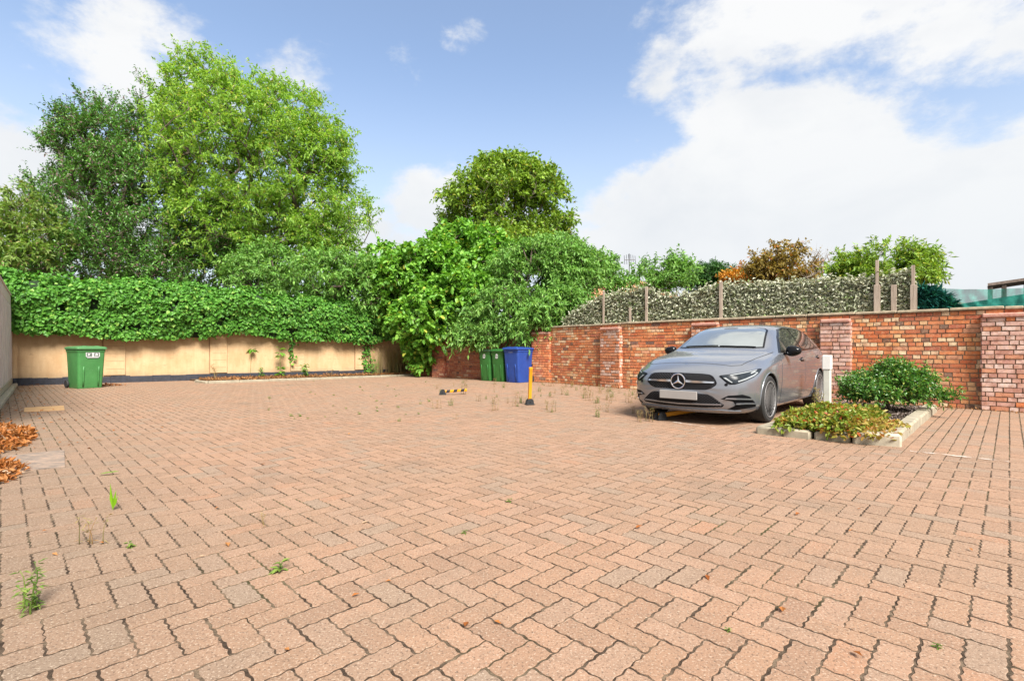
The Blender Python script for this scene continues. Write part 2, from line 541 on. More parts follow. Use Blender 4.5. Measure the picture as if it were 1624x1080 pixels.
M['olive_leaf'] = foliage('olive_leaf', [(0.135, 0.251, 0.0257), (0.208, 0.356, 0.0366), (0.334, 0.493, 0.0641), (0.417, 0.425, 0.055)], .3, .5, clump=.5, cscale=.5)
M['pale_leaf'] = foliage('pale_leaf', [(0.153, 0.284, 0.0395), (0.225, 0.36, 0.0672), (0.296, 0.393, 0.118), (0.405, 0.328, 0.158)], .45, .5)
M['orange_leaf'] = foliage('orange_leaf', [(0.421, 0.156, 0.0148), (0.59, 0.26, 0.0247), (0.702, 0.351, 0.0432), (0.281, 0.247, 0.0494)], .35, .5)
M['brown_leaf'] = foliage('brown_green_leaf', [(0.183, 0.143, 0.0309), (0.309, 0.221, 0.0432), (0.379, 0.286, 0.0741), (0.505, 0.195, 0.037)], .35, .5)
M['dark_green'] = foliage('dark_conifer_leaf', [(0.0253, 0.091, 0.0148), (0.0421, 0.143, 0.0247), (0.0702, 0.195, 0.0309)], .15, .5)
M['cover_leaf'] = foliage('ground_cover_leaf', [(0.118, 0.211, 0.0222), (0.211, 0.265, 0.037), (0.354, 0.242, 0.0519), (0.371, 0.0858, 0.0222)], .3, .45, clump=.1)
M['cover_red'] = foliage('ground_cover_autumn_leaf', [(0.296, 0.148, 0.0345), (0.341, 0.241, 0.0552), (0.252, 0.278, 0.0413), (0.333, 0.0834, 0.0206)], .3, .45, clump=.1)
M['shrub_leaf'] = foliage('shrub_leaf', [(0.0421, 0.143, 0.0185), (0.0772, 0.221, 0.0309), (0.183, 0.325, 0.0617), (0.337, 0.39, 0.0865)], .25, .35, .5, clump=.3)
M['dry_leaf'] = foliage('dry_leaf', [(0.234, 0.0707, 0.0147), (0.339, 0.124, 0.0294), (0.391, 0.194, 0.0766), (0.43, 0.306, 0.206)], .2, .6, .2, clump=.2)
M['brown_litter'] = foliage('brown_litter', [(.16, .07, .03), (.30, .14, .05), (.42, .22, .09)], .1, .7, .2)
M['bark_chip'] = foliage('bark_chip', [(.05, .035, .03), (.12, .09, .075), (.30, .25, .23)], 0.0, .8, .2, clump=.2)
M['weed_leaf'] = foliage('weed_leaf', [(.08, .15, .02), (.15, .24, .04), (.25, .33, .07)], .3, .5)
M['dry_weed'] = foliage('dry_weed', [(0.189, 0.162, 0.0675), (0.324, 0.27, 0.121), (0.405, 0.23, 0.108)], .3, .6)
M['bright_blade'] = foliage('bright_blade', [(0.158, 0.36, 0.00864), (0.202, 0.418, 0.0144), (0.238, 0.446, 0.0216)], .4, .4)
M['grass_straw'] = foliage('grass_straw', [(.36, .26, .12), (.46, .36, .18), (.3, .32, .1)], .3, .6)
M['net_leaf'] = foliage('net_leaf', [(.25, .28, .17), (.42, .44, .32), (.64, .63, .52), (.22, .30, .12)], .12, .6, .3, clump=.3)
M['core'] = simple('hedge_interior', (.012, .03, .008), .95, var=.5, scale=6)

# ================================================================== GROUND
def V2(a): return np.array([a[0], a[1]], float)


WALL = [V2(p) for p in ((-4.55, 21.05), (-2.75, 18.6), (1.14, 15.6), (3.06, 13.05), (6.0, 10.25), (8.27, 8.15), (11.6, 5.1), (13.6, 3.2))]
YW0, YW1 = V2((-14.6, 13.62)), V2((-4.3, 21.05))        # painted wall, foot of its face
CAR_O, CAR_A = Vector((2.3, 6.9, 0)), math.atan2(.724, .69)
ca, sa = math.cos(CAR_A), math.sin(CAR_A)


def CW(x, y, z=0.0):
    """car / planting bed frame -> world (x rearward, y to the far side)"""
    return Vector((CAR_O.x + x * ca - y * sa, CAR_O.y + x * sa + y * ca, z))


def wall_at(px):
    k = (px - 812) / F
    for i in range(len(WALL) - 1):
        a, b = WALL[i], WALL[i + 1]; d = b - a
        den = d[0] - k * d[1]
        if abs(den) < 1e-9: continue
        t = (k * a[1] - a[0]) / den
        if -1e-6 <= t <= 1 + 1e-6: return i, t, a + d * t
    raise ValueError(px)


def wall_n(i):
    d = WALL[i + 1] - WALL[i]; d = d / np.linalg.norm(d)
    n = np.array([d[1], -d[0]])
    return d, (n if n.dot(-WALL[i]) > 0 else -n)


sheet = MB(); sheet.box((0, 60, -.5022), (500, 500, 1.0))
tag(sheet.build('ground', M['soil']), kind='structure')

KD = np.array([.68, -.733])                 # left kerb direction (towards the camera)
KD = KD / np.linalg.norm(KD); KN = np.array([-KD[1], KD[0]])   # to the right, into the yard
K0 = V2((-13.95, 14.25))


def in_yard(x, y):
    ok = ((x - K0[0]) * KN[0] + (y - K0[1]) * KN[1]) > -.06
    dy = (YW1 - YW0) / np.linalg.norm(YW1 - YW0); ny = np.array([dy[1], -dy[0]])
    ok &= ((x - YW0[0]) * ny[0] + (y - YW0[1]) * ny[1]) > -.12
    for i in range(len(WALL) - 1):
        d, n = wall_n(i)
        s = (x - WALL[i][0]) * n[0] + (y - WALL[i][1]) * n[1]
        if i < 2: continue
        t_ = (x - WALL[i][0]) * d[0] + (y - WALL[i][1]) * d[1]
        inside = (t_ > -.05) & (t_ < np.linalg.norm(WALL[i + 1] - WALL[i]) + .05)
        ok &= (s > -.13) | ~inside
        ok &= (s > -1.6)
    s1 = (x - WALL[1][0]) * wall_n(1)[1][0] + (y - WALL[1][1]) * wall_n(1)[1][1]
    ok &= (s1 > -.13)
    ok &= (y > -1.5) & (np.abs(x) < 1.12 * np.maximum(y, 0) + 3.2)
    # planting bed
    dx, dyy = x - CAR_O.x, y - CAR_O.y
    bx, by = dx * ca + dyy * sa, -dx * sa + dyy * ca
    ok &= ~((bx > .12) & (by < -1.22) & (by > -2.22))
    return ok


rng = np.random.default_rng(5)
PH = R(-44.6)                                # paving axes
pu = np.array([math.cos(PH), math.sin(PH)]); pv = np.array([-pu[1], pu[0]])
GS = .107


def bay(u, v): return (v > 60 * GS - .01) & (u > -41 * GS)


def outline(lu, lv, step, amp):
    def tri(t):
        p = (t / (GS / 2)) % 1.0
        return amp * (1 - abs(((p + .25) % 1.0) * 4 - 2)) if amp else 0.0
    out = []
    nu, nv = int(round(lu * GS / step)), int(round(lv * GS / step))
    Lu, Lv = lu * GS, lv * GS
    for k in range(nu): out.append((k * step, 0, 0, 1, k == 0))
    for k in range(nv): out.append((Lu, k * step, -1, 0, k == 0))
    for k in range(nu): out.append((Lu - k * step, Lv, 0, -1, k == 0))
    for k in range(nv): out.append((0, Lv - k * step, 1, 0, k == 0))
    P = []; N = []
    cor = [(1, 1), (-1, 1), (-1, -1), (1, -1)]; ci = 0
    for (a, b, nx, ny, c) in out:
        if c: N.append(cor[ci]); ci += 1; P.append((a, b))
        else:
            N.append((nx, ny))
            P.append((a, b + tri(a)) if ny else (a + tri(b), b))
    return np.array(P), np.array(N, float)


cells = []
nmax = 260
ii, jj = np.meshgrid(np.arange(-nmax, nmax), np.arange(-nmax, nmax), indexing='ij')
ii, jj = ii.ravel(), jj.ravel()
k = (ii - jj) % 4
hsel, vsel = k == 0, k == 3
pav = [np.stack([ii[hsel], jj[hsel], np.full(hsel.sum(), 2), np.full(hsel.sum(), 1)], 1),
       np.stack([ii[vsel], jj[vsel], np.full(vsel.sum(), 1), np.full(vsel.sum(), 2)], 1)]
pav = np.concatenate(pav)
cu = (pav[:, 0] + pav[:, 2] * .5) * GS; cv = (pav[:, 1] + pav[:, 3] * .5) * GS
def in_bay(i, j): return (j >= 60) & (i >= -41)
c0 = in_bay(pav[:, 0], pav[:, 1]); c1 = in_bay(pav[:, 0] + pav[:, 2] - 1, pav[:, 1] + pav[:, 3] - 1)
h0, h1 = pav[~c0 & c1].copy(), pav[c0 & ~c1].copy()
h1[:, 0] += h1[:, 2] - 1; h1[:, 1] += h1[:, 3] - 1
for h_ in (h0, h1): h_[:, 2:] = 1
pav = np.concatenate([pav[~c0 & ~c1], h0, h1])
# parking bays: running bond towards the wall, with one soldier row as the border
rb = []
for i in range(-41, 130):
    if i % 2: rb.append((i, 60, 1, 1))
    for j in range(60, 190, 2):
        o = j + (i % 2)
        rb.append((i, o, 1, 2))
pav = np.concatenate([pav, np.array(rb)])
cu = (pav[:, 0] + pav[:, 2] * .5) * GS; cv = (pav[:, 1] + pav[:, 3] * .5) * GS
wx = cu * pu[0] + cv * pv[0]; wy = cu * pu[1] + cv * pv[1]
keep = in_yard(wx, wy)
pav, wx, wy = pav[keep], wx[keep], wy[keep]
dist = np.hypot(wx, wy)
pV = []; pF = {}
base = 0
for (lu, lv) in ((2, 1), (1, 2), (1, 1)):
    for (d0, d1, step, amp, three) in ((0, 7.5, GS / 8, .0032, True), (7.5, 60, GS, 0, False)):
        s = (pav[:, 2] == lu) & (pav[:, 3] == lv) & (dist >= d0) & (dist < d1)
        q = pav[s]; n = len(q)
        if not n: continue
        Po, No = outline(lu, lv, step, amp)
        m = len(Po)
        g_ = .0046 if amp else .0060
        rings = [(g_, -.03), (g_, -.0010), (g_ + .0018, 0.0)]
        org = q[:, :2] * GS
        ang = rng.normal(0, .006, n); off = rng.normal(0, .0012, (n, 2))
        zz = rng.normal(0, .0005, n); tx = rng.normal(0, .0025, n); ty = rng.normal(0, .0025, n)
        c = np.array([lu * GS / 2, lv * GS / 2])
        L = np.empty((n, 3, m, 3))
        for ri, (ins, z) in enumerate(rings):
            p = Po + No * ins - c
            if amp: p = p + rng.normal(0, .0007, (1, m, 2))[0]
            pe = p[None] + (rng.normal(0, .0009, (n, m, 2)) if amp else 0)
            x = pe[..., 0] * np.cos(ang)[:, None] - pe[..., 1] * np.sin(ang)[:, None]
            y = pe[..., 0] * np.sin(ang)[:, None] + pe[..., 1] * np.cos(ang)[:, None]
            uu = x + c[0] + org[:, 0, None] + off[:, 0, None]; vv = y + c[1] + org[:, 1, None] + off[:, 1, None]
            L[:, ri, :, 0] = uu * pu[0] + vv * pv[0]
            L[:, ri, :, 1] = uu * pu[1] + vv * pv[1]
            L[:, ri, :, 2] = z + zz[:, None] + x * tx[:, None] + y * ty[:, None]
        pV.append(L.reshape(-1, 3))
        b = base + np.arange(n)[:, None, None] * (3 * m)
        kk = np.arange(m); kn = (kk + 1) % m
        qd = np.concatenate([np.stack([r * m + kk, r * m + kn, (r + 1) * m + kn, (r + 1) * m + kk], 1) for r in range(2)])
        pF.setdefault(4, []).append((b + qd[None]).reshape(-1, 4))
        pF.setdefault(m, []).append((base + np.arange(n)[:, None] * (3 * m) + (2 * m + kk)[None]).reshape(-1, m))
        base += n * 3 * m
tag(mk('block_paving', np.concatenate(pV), [np.concatenate(v) for v in pF.values()], M['paver']), kind='structure')


# ------------------------------------------------------------------ brick walls
def bricks_face(out, a, b, n, z0, z1, rng, skip=None, cl=(.215, .1025), pr=.012, header=.5):
    """bricks on the face from a to b (2D), outward normal n; appended as truncated blocks"""
    d = b - a; Ln = np.linalg.norm(d); d = d / Ln
    rows = int((z1 - z0) / .075)
    ch = (z1 - z0) / rows
    for r in range(rows):
        z = z0 + r * ch
        x = -rng.uniform(0, .2)
        mode = rng.random()
        while x < Ln:
            w = cl[1] if rng.random() < (.85 if mode < .3 * header * 2 else header * .8) else cl[0]
            x0, x1 = max(x, 0), min(x + w, Ln)
            if x1 - x0 > .03:
                out.append((a, d, n, x0, x1, z + .005 + rng.normal(0, .0015), z + ch - .005 + rng.normal(0, .0015), pr + rng.normal(0, .0028)))
            x += w + .010


def brick_mesh(name, lst, mat, parent, off):
    n = len(lst)
    V = np.empty((n, 8, 3))
    for i, (a, d, nn, x0, x1, z0, z1, p) in enumerate(lst):
        e = .0035
        for j, (xx, zz, pp) in enumerate(((x0, z0, -.012), (x1, z0, -.012), (x1, z1, -.012), (x0, z1, -.012),
                                         (x0 + e, z0 + e, p), (x1 - e, z0 + e, p), (x1 - e, z1 - e, p), (x0 + e, z1 - e, p))):
            V[i, j, :2] = a + d * xx + nn * pp; V[i, j, 2] = zz
    V += rng.normal(0, .0012, V.shape)
    f = np.array([(4, 5, 6, 7), (0, 1, 5, 4), (1, 2, 6, 5), (2, 3, 7, 6), (3, 0, 4, 7)])
    # keep faces turned outwards
    Fa = (np.arange(n)[:, None, None] * 8 + f[None])
    flip = np.array([1 if np.cross(np.append(l[1], 0), (0, 0, 1)).dot(np.append(l[2], 0)) > 0 else 0 for l in lst], bool)
    Fa[~flip] = Fa[~flip][:, :, ::-1]
    return mk(name, V, [Fa.reshape(-1, 4)], mat, parent, off=off)


WH = 1.72


def brick_wall(name, label, i0, i1, mat, hd, piers, seed, rowhead):
    global rng
    rng = np.random.default_rng(seed)
    o = (WALL[i0][0], WALL[i0][1], 0)
    t = thing(name, label, 'wall', o)
    core = MB(); bl = []; cop = MB()
    top = WH - .05
    for i in range(i0, i1):
        a, b = WALL[i], WALL[i + 1]
        d, n = wall_n(i); L = np.linalg.norm(b - a)
        mid = (a + b) / 2 - n * .11
        core.box((mid[0], mid[1], top / 2 - .1), (L + .02, .22, top + .2), rz=math.atan2(d[1], d[0]))
        bricks_face(bl, a, b, n, 0.0, top, rng, header=hd)
        s = 0
        while s < L:
            w = min(rng.uniform(.55, .9), L - s)
            c = a + d * (s + w / 2) - n * .10
            cop.box((c[0], c[1], WH - .022 + rng.normal(0, .003)), (w - .008, .30, .05), .012, rz=math.atan2(d[1], d[0]))
            s += w
    core.build('mortar', M['mortar'], t, off=o)
    brick_mesh('brickwork', [l for l in bl if l[4] - l[3] > .125], mat, t, o)
    brick_mesh('header_brickwork', [l for l in bl if l[4] - l[3] <= .125], M['header'] if mat is M['brick'] else mat, t, o)
    cop.build('coping', M['coping'], t, off=o)
    for (i, tt, w, h, pm) in piers:
        a, b = WALL[i], WALL[i + 1]; d, n = wall_n(i)
        c = a + (b - a) * tt
        pb = []; dp = .12
        p0, p1 = c - d * w / 2, c + d * w / 2
        bricks_face(pb, p0 + n * dp, p1 + n * dp, n, 0, h - .06, rng, header=.45)
        bricks_face(pb, p0 + n * .008, p0 + n * dp, -d, 0, h - .06, rng, header=.9)
        bricks_face(pb, p1 + n * dp, p1 + n * .008, d, 0, h - .06, rng, header=.9)
        pr = brick_mesh('pier', pb, pm, t, o)
        cc = MB(); q = c + n * (dp / 2 - .01)
        cc.box((q[0], q[1], h / 2 - .03 - .1), (w - .012, dp + .002, h - .02 + .2 - .06), .0, rz=math.atan2(d[1], d[0]))
        cc.build('pier_core', M['mortar'], pr, off=o)
        cp = MB(); q = c + n * (dp / 2 + .02)
        cp.box((q[0], q[1], h - .035), (w + .0, dp + .05, .075), .03, rz=math.atan2(d[1], d[0]))
        cp.build('pier_cap', M['pier_brick'], pr, off=o)
    return t


def pier_at(x0, x1, h, pm):
    i, t, p = wall_at((x0 + x1) / 2)
    d, n = wall_n(i)
    _, _, q0 = wall_at(x0); _, _, q1 = wall_at(x1)
    return (i, t, max(.28, np.linalg.norm(q1 - q0)), h, pm)


brick_wall('brick_wall', 'old orange and cream brick wall with piers and stone coping behind the grey car', 2, 7, M['brick'], .5,
           [pier_at(847, 874, 1.55, M['brick']), pier_at(957, 987, 1.6, M['pier_mix']), pier_at(1100, 1141, 1.62, M['pier_mix']),
            pier_at(1303, 1350, 1.6, M['pier_brick']), pier_at(1556, 1636, 1.6, M['pier_brick'])], 11, .3)
brick_wall('brick_wall', 'darker red brick wall in the corner under the overhanging bushes, behind the bins', 0, 2, M['dark_brick'], .45,
           [pier_at(690, 707, 1.5, M['dark_brick'])], 12, .3)

# ------------------------------------------------------------------ painted wall with ivy
yd = (YW1 - YW0); YL = np.linalg.norm(yd); yd = yd / YL; yn = np.array([yd[1], -yd[0]])
ya = math.atan2(yd[1], yd[0])
yo = (YW0[0], YW0[1], 0)
yt = thing('rendered_wall', 'long tan painted wall with a black painted plinth under the ivy', 'wall', yo, ya)
# local frame: x along the wall, -y towards the yard
def yw_s(px):
    k = (px - 812) / F
    return (k * YW0[1] - YW0[0]) / (yd[0] - k * yd[1])


b = MB(); b.box((YL / 2, .12, 1.0), (YL, .24, 2.3)); b.build('render_face', M['render'], yt)
b = MB(); x = 0.0; rp_ = random.Random(4)
while x < YL:
    w = min(rp_.uniform(.25, .6), YL - x); h_ = .205 + rp_.uniform(-.016, .012)
    b.box((x + w / 2, -.012 + rp_.uniform(-.002, .002), h_ / 2 - .05), (w - .0005, .03, h_ + .1), .004); x += w
b.build('plinth', M['plinth'], yt)
for (x0, x1, pr) in ((164, 199, .035), (333, 360, .045), (461, 483, .035), (563, 577, .04)):
    s0, s1 = yw_s(x0), yw_s(x1)
    b = MB()
    b.box(((s0 + s1) / 2, -pr / 2 - .002, 1.18), (s1 - s0, pr, 1.9), .006)
    # the blockwork shows through as shallow joints: courses set a hair apart
    pil = b.build('pilaster', M['render'], yt)
    b = MB()
    for z in (.42, .66, .89, 1.12, 1.35):
        b.box(((s0 + s1) / 2 + .02, -pr - .003, z), (s1 - s0 - .10, .004, .008))
    b.box((s0 - .015, -.004, 1.1), (.022, .014, 1.9))
    b.build('joint', simple('render_crack', (.27, .16, .08), .9), pil)

# ------------------------------------------------------------------ kerbs
rk = random.Random(3)


def kerb_run(pts, w, h, mat, seglen=.9, z0=-.1, bev=.018, mats=None):
    k_ = MB()
    for a, c in zip(pts[:-1], pts[1:]):
        a, c = Vector((a[0], a[1], 0)), Vector((c[0], c[1], 0))
        L = (c - a).length; d = (c - a) / L; n = max(1, round(L / seglen)); s = L / n
        for j in range(n):
            q = a + d * (s * (j + .5))
            k_.box((q.x + rk.uniform(-.004, .004), q.y, (h + z0) / 2 + rk.uniform(-.006, .004)), (s - .008, w, h - z0), bev, rz=math.atan2(d.y, d.x) + rk.uniform(-.006, .006))
    return k_


kl = K0 - KD * .6
p1 = kl + KD * 18.2
k_ = kerb_run([kl - KN * .055, p1 - KN * .055], .11, .075, None)
tag(k_.build('left_kerb', M['kerb_pale'], autosmooth=40), kind='structure')
# bed before the painted wall
bedf = [G(312, 606.5), G(330, 608.2), G(470, 603.2), G(575, 599.2), G(655, 596.0)]
bedl = [(bedf[0] + Vector((-.25, .45, 0)))] + bedf
k_ = kerb_run(bedl, .12, .07, None, .8)
tag(k_.build('back_kerb', M['kerb'], autosmooth=40), kind='structure')
poly = [p for p in bedl] + [Vector((-4.2, 21, 0))] + [Vector((*(YW0 + yd * yw_s(300)), 0))]
b = MB(); b.prism([(p.x, p.y) for p in poly], -.1, .05); tag(b.build('planting_soil', M['soil']), kind='structure')
# planting bed beside the car
kb = MB()
BL = 3.55
def kb_box(x0, y0, x1, y1, w, h, mb, seg=.9):
    a, c = CW(x0, y0), CW(x1, y1); L = (c - a).length; n = max(1, round(L / seg)); d = (c - a) / L; s = L / n
    for j in range(n):
        q = a + d * (s * (j + .5))
        mb.box((q.x, q.y, h / 2 - .06 + rk.uniform(-.006, .004)), (s - .003, w, h + .12), .022, rz=math.atan2(d.y, d.x) + rk.uniform(-.012, .012))
kb_box(-.10, -1.12, BL, -1.12, .15, .09, kb)
kb_box(.02, -2.30, 4.05, -2.36, .16, .12, kb)
kb_box(-.12, -1.04, -.12, -1.62, .16, .095, kb, .29)
kb_box(-.10, -1.64, -.06, -1.98, .15, .10, kb, .34)
tag(kb.build('bed_kerb', M['kerb'], autosmooth=40), kind='structure')
kb = MB(); kb_box(-.08, -1.99, .03, -2.40, .19, .13, kb, .6)
tag(kb.build('kerb_stone', M['kerb_pale'], autosmooth=40), kind='structure')
b = MB(); pts = [CW(-.05, -1.1), CW(3.9, -1.1), CW(4.3, -2.3), CW(0, -2.3)]
b.prism([(p.x, p.y) for p in pts], -.1, .07); tag(b.build('planting_bed', M['soil']), kind='structure')
# faint painted bay line
def m_worn():
    t = NT('worn_line_paint')
    f = t.noise(9, 5, .7)
    return t.pbr((.62, .56, .5), .8, 0, .2, alpha=t.ramp(f, [(.45, 0), (.6, .55)]))
M['line'] = m_worn()
def line_strip(a, c, w):
    d = (c - a).normalized(); n = Vector((-d.y, d.x, 0)) * w / 2
    zz = Vector((0, 0, .009))
    me = bpy.data.meshes.new('bay_line'); me.from_pydata([a - n + zz, c - n + zz, c + n + zz, a + n + zz], [], [(0, 1, 2, 3)])
    return tag(link_mesh('bay_line', me, M['line']), kind='structure')
line_strip(G(1443, 716), G(1600, 733), .07)
line_strip(G(1068, 670), G(1135, 680), .07)

# ------------------------------------------------------------------ board fence on the left
fo = K0 - KD * .55 - KN * .14
fence = thing('board_fence', 'weathered grey vertical board fence with a capped top along the left edge', 'fence', (fo[0], fo[1], 0), math.atan2(KD[1], KD[0]))
b = MB(); x = 0; rb_ = random.Random(8)
while x < 11.5:
    w = rb_.uniform(.135, .155)
    b.box((x + w / 2, .009 * (1 if int(x / .15) % 2 else -1) + rb_.uniform(-.004, .004), 1.12 + .08), (w - .008, .022, 2.0 + rb_.uniform(-.01, .01)), .003); x += w
b.build('boards', M['grey_wood'], fence)
b = MB(); b.box((5.75, 0, 2.33), (11.5, .03, .24), .004); b.build('top_board', M['grey_wood'], fence)
b = MB(); b.box((5.75, 0, 2.475), (11.5, .07, .04), .006); b.build('cap_rail', M['grey_wood'], fence)
b = MB(); b.box((5.75, .014, .12), (11.5, .04, .2), .006); b.build('gravel_board', M['kerb_pale'], fence)
for kx in np.arange(0, 11.6, 1.9):
    b = MB(); b.box((kx, -.07, 1.2), (.1, .1, 2.5), .006); b.build('post', M['grey_wood'], fence)

# ------------------------------------------------------------------ camouflage net fence behind the brick wall
def off_wall(px, o):
    i, t, p = wall_at(px); d, n = wall_n(i)
    return p - n * o


def top_z(px, py, p): return 1 + (HZ - py) * p[1] / F


NETTOP = [(880, 508), (915, 484), (945, 470), (990, 461), (1016, 457), (1040, 468), (1065, 470), (1095, 464), (1120, 455), (1137, 450), (1160, 452), (1230, 450),
          (1300, 447), (1388, 443), (1420, 436), (1446, 431)]
netf = thing('net_fence', 'garden screen of pale grey camouflage leaf netting on timber posts above the brick wall', 'fence', (*off_wall(1150, .3), 0))
no = netf.location
cols_x = np.linspace(882, 1446, 150)
NP = np.array([off_wall(px, .34) for px in cols_x])
NZ = np.array([top_z(px, np.interp(px, [a for a, _ in NETTOP], [c for _, c in NETTOP]), p) for px, p in zip(cols_x, NP)])
nr = 9
gv = np.empty((len(cols_x), nr, 3))
for i in range(len(cols_x)):
    for j in range(nr):
        z = 1.45 + (NZ[i] - .03 - 1.45) * j / (nr - 1)
        wv = noise.noise(Vector((i * .12, j * .5, 3))) * .05
        gv[i, j] = (NP[i][0] + wv, NP[i][1] + wv + .05, z)
gi = np.arange(len(cols_x) * nr).reshape(len(cols_x), nr)
gf = np.stack([gi[:-1, :-1], gi[1:, :-1], gi[1:, 1:], gi[:-1, 1:]], -1).reshape(-1, 4)
nb = mk('net_backing', gv, [gf], simple('net_backing', (.14, .165, .09), .9, var=.6, scale=14), netf, True, off=no)
sm = nb.modifiers.new('thick', 'SOLIDIFY'); sm.thickness = .012


def leaves(P, A, N, L, W, shape='leaf', fold=.12, droop=0.0):
    """arrays of leaves: P base points, A axes, N normals -> V, F"""
    A = A / (np.linalg.norm(A, axis=1, keepdims=True) + 1e-9)
    B = np.cross(N, A); B /= (np.linalg.norm(B, axis=1, keepdims=True) + 1e-9)
    N = np.cross(A, B)
    n = len(P)
    L = np.broadcast_to(np.asarray(L, float), (n,))[:, None]; W = np.broadcast_to(np.asarray(W, float), (n,))[:, None]
    dn = np.array([0, 0, -1.0])[None]
    if shape == 'leaf':
        sh = [(0, 0, 0), (.42, .5, fold), (1, 0, -fold * .6), (.42, -.5, fold)]; fs = [(0, 1, 2), (0, 2, 3)]
    elif shape == 'ivy':
        sh = [(0, 0, 0), (.02, .5, fold), (.5, .42, fold * .5), (1, 0, -fold), (.5, -.42, fold * .5), (.02, -.5, fold)]
        fs = [(0, 1, 2), (0, 2, 3), (0, 3, 4), (0, 4, 5)]
    elif shape == 'round':
        sh = [(0, 0, 0), (.25, .45, fold), (.72, .4, fold), (1, 0, -fold * .5), (.72, -.4, fold), (.25, -.45, fold)]
        fs = [(0, 1, 2), (0, 2, 3), (0, 3, 4), (0, 4, 5)]
    V = np.stack([P + A * L * a + B * W * b_ + N * W * c + dn * (droop * L * a * a) for (a, b_, c) in sh], 1)
    Fq = (np.arange(n)[:, None, None] * len(sh) + np.array(fs)[None]).reshape(-1, 3)
    return V.reshape(-1, 3), Fq


def rdir(r, n):
    v = r.normal(0, 1, (n, 3)); return v / np.linalg.norm(v, axis=1, keepdims=True)


r_ = np.random.default_rng(21)
n = 15000
fi = r_.uniform(0, len(cols_x) - 1.001, n); i0 = fi.astype(int); fr = (fi - i0)[:, None]
pp = NP[i0] * (1 - fr) + NP[i0 + 1] * fr; zt = NZ[i0] * (1 - fr[:, 0]) + NZ[i0 + 1] * fr[:, 0]
hz = 1.5 + (zt - 1.5) * r_.random(n) ** .95
ed = r_.random(n) < .10
rag = np.array([noise.noise(Vector((a * .55, 2, 7))) for a in fi]) * .07
hz = np.where(ed, zt + rag + r_.normal(0, .05, n), hz)
_, nd = wall_n(3)
P_ = np.stack([pp[:, 0], pp[:, 1], hz], 1) + np.append(nd, 0)[None] * r_.uniform(-.02, .07, (n, 1))
A_ = rdir(r_, n) * .8 + np.array([0, 0, -.25]) + np.append(wall_n(3)[0], 0)[None] * r_.choice([-1, 1], (n, 1)) * .6
N_ = rdir(r_, n) * .75 + np.append(nd, 0)[None] * .6 + np.array([0, 0, .35])
V_, F_ = leaves(P_, A_, N_, r_.uniform(.055, .11, n), r_.uniform(.035, .06, n), 'leaf', .35)
mk('netting', V_, [F_], M['net_leaf'], netf, off=no)
for (px, py, w, pb) in ((948, 462, .05, 515), (990, 488, .055, 515), (1018, 455, .06, 508), (1137, 447, .07, 503), (1388, 413, .055, 495), (1388, 452, .10, 495), (1415, 452, .085, 494), (1446, 421, .055, 492), (1447, 452, .10, 492)):
    p = off_wall(px, .235 + (.012 if py == 413 or py == 421 else 0)); z1 = top_z(px, py, p)
    b = MB(); b.box((p[0], p[1], (z1 + .2) / 2), (w, w * .8, z1 - .2), .004, rz=R(-40))
    b.build('post', M['post_wood'], netf, off=no)


# green windbreak net, right of the timber post
def m_mesh():
    t = NT('green_net')
    f = t.noise(30, 3, .6, t.scalev(t.pos(), (1, 1, .5)))
    c = t.ramp(f, [(.3, (.01, .13, .10)), (.7, (.03, .26, .20))])
    return t.pbr(c, .7, 0, .2, alpha=.62)


M['gnet'] = m_mesh()
gn = thing('windbreak_net', 'sagging sheer green garden net right of the last timber post', 'net', (*off_wall(1520, .5), 0))
go = gn.location
xs = np.linspace(1449, 1700, 60)
tz = np.interp(xs, [1449, 1480, 1500, 1530, 1570, 1624, 1700], [451, 456, 458, 459, 459, 457, 450])
gv = np.empty((60, 12, 3)); pg = np.array([off_wall(x, .42) for x in xs])
for i in range(60):
    z1 = top_z(xs[i], tz[i], pg[i])
    for j in range(12):
        wv = noise.noise(Vector((i * .35, j * .4, 9))) * .04
        gv[i, j] = (pg[i][0] + wv, pg[i][1] + wv, 1.5 + (z1 - 1.5) * j / 11)
gi = np.arange(720).reshape(60, 12)
mk('net_panel', gv, [np.stack([gi[:-1, :-1], gi[1:, :-1], gi[1:, 1:], gi[:-1, 1:]], -1).reshape(-1, 4)], M['gnet'], gn, True, off=go)
# bunched part of the net beside the post: folded strips
n = 1500
px_ = 1450 + 62 * r_.random(n) ** 1.3
pq = np.array([off_wall(x, .40) for x in px_])
hmax = np.array([top_z(x, np.interp(x, [1450, 1475, 1495, 1512], [455, 460, 473, 488]), p) for x, p in zip(px_, pq)])
P_ = np.stack([pq[:, 0], pq[:, 1], 1.6 + (hmax - 1.6) * r_.random(n)], 1) + r_.normal(0, .02, (n, 3))
V_, F_ = leaves(P_, rdir(r_, n) + np.append(wall_n(4)[0], -.3)[None] * .8, rdir(r_, n) + np.append(nd, 0)[None], r_.uniform(.1, .22, n), r_.uniform(.03, .07, n), 'leaf', .4)
mk('bunched_net', V_, [F_], foliage('bunched_net', [(.004, .05, .045), (.01, .10, .085), (.03, .2, .16)], .2), gn, off=go)

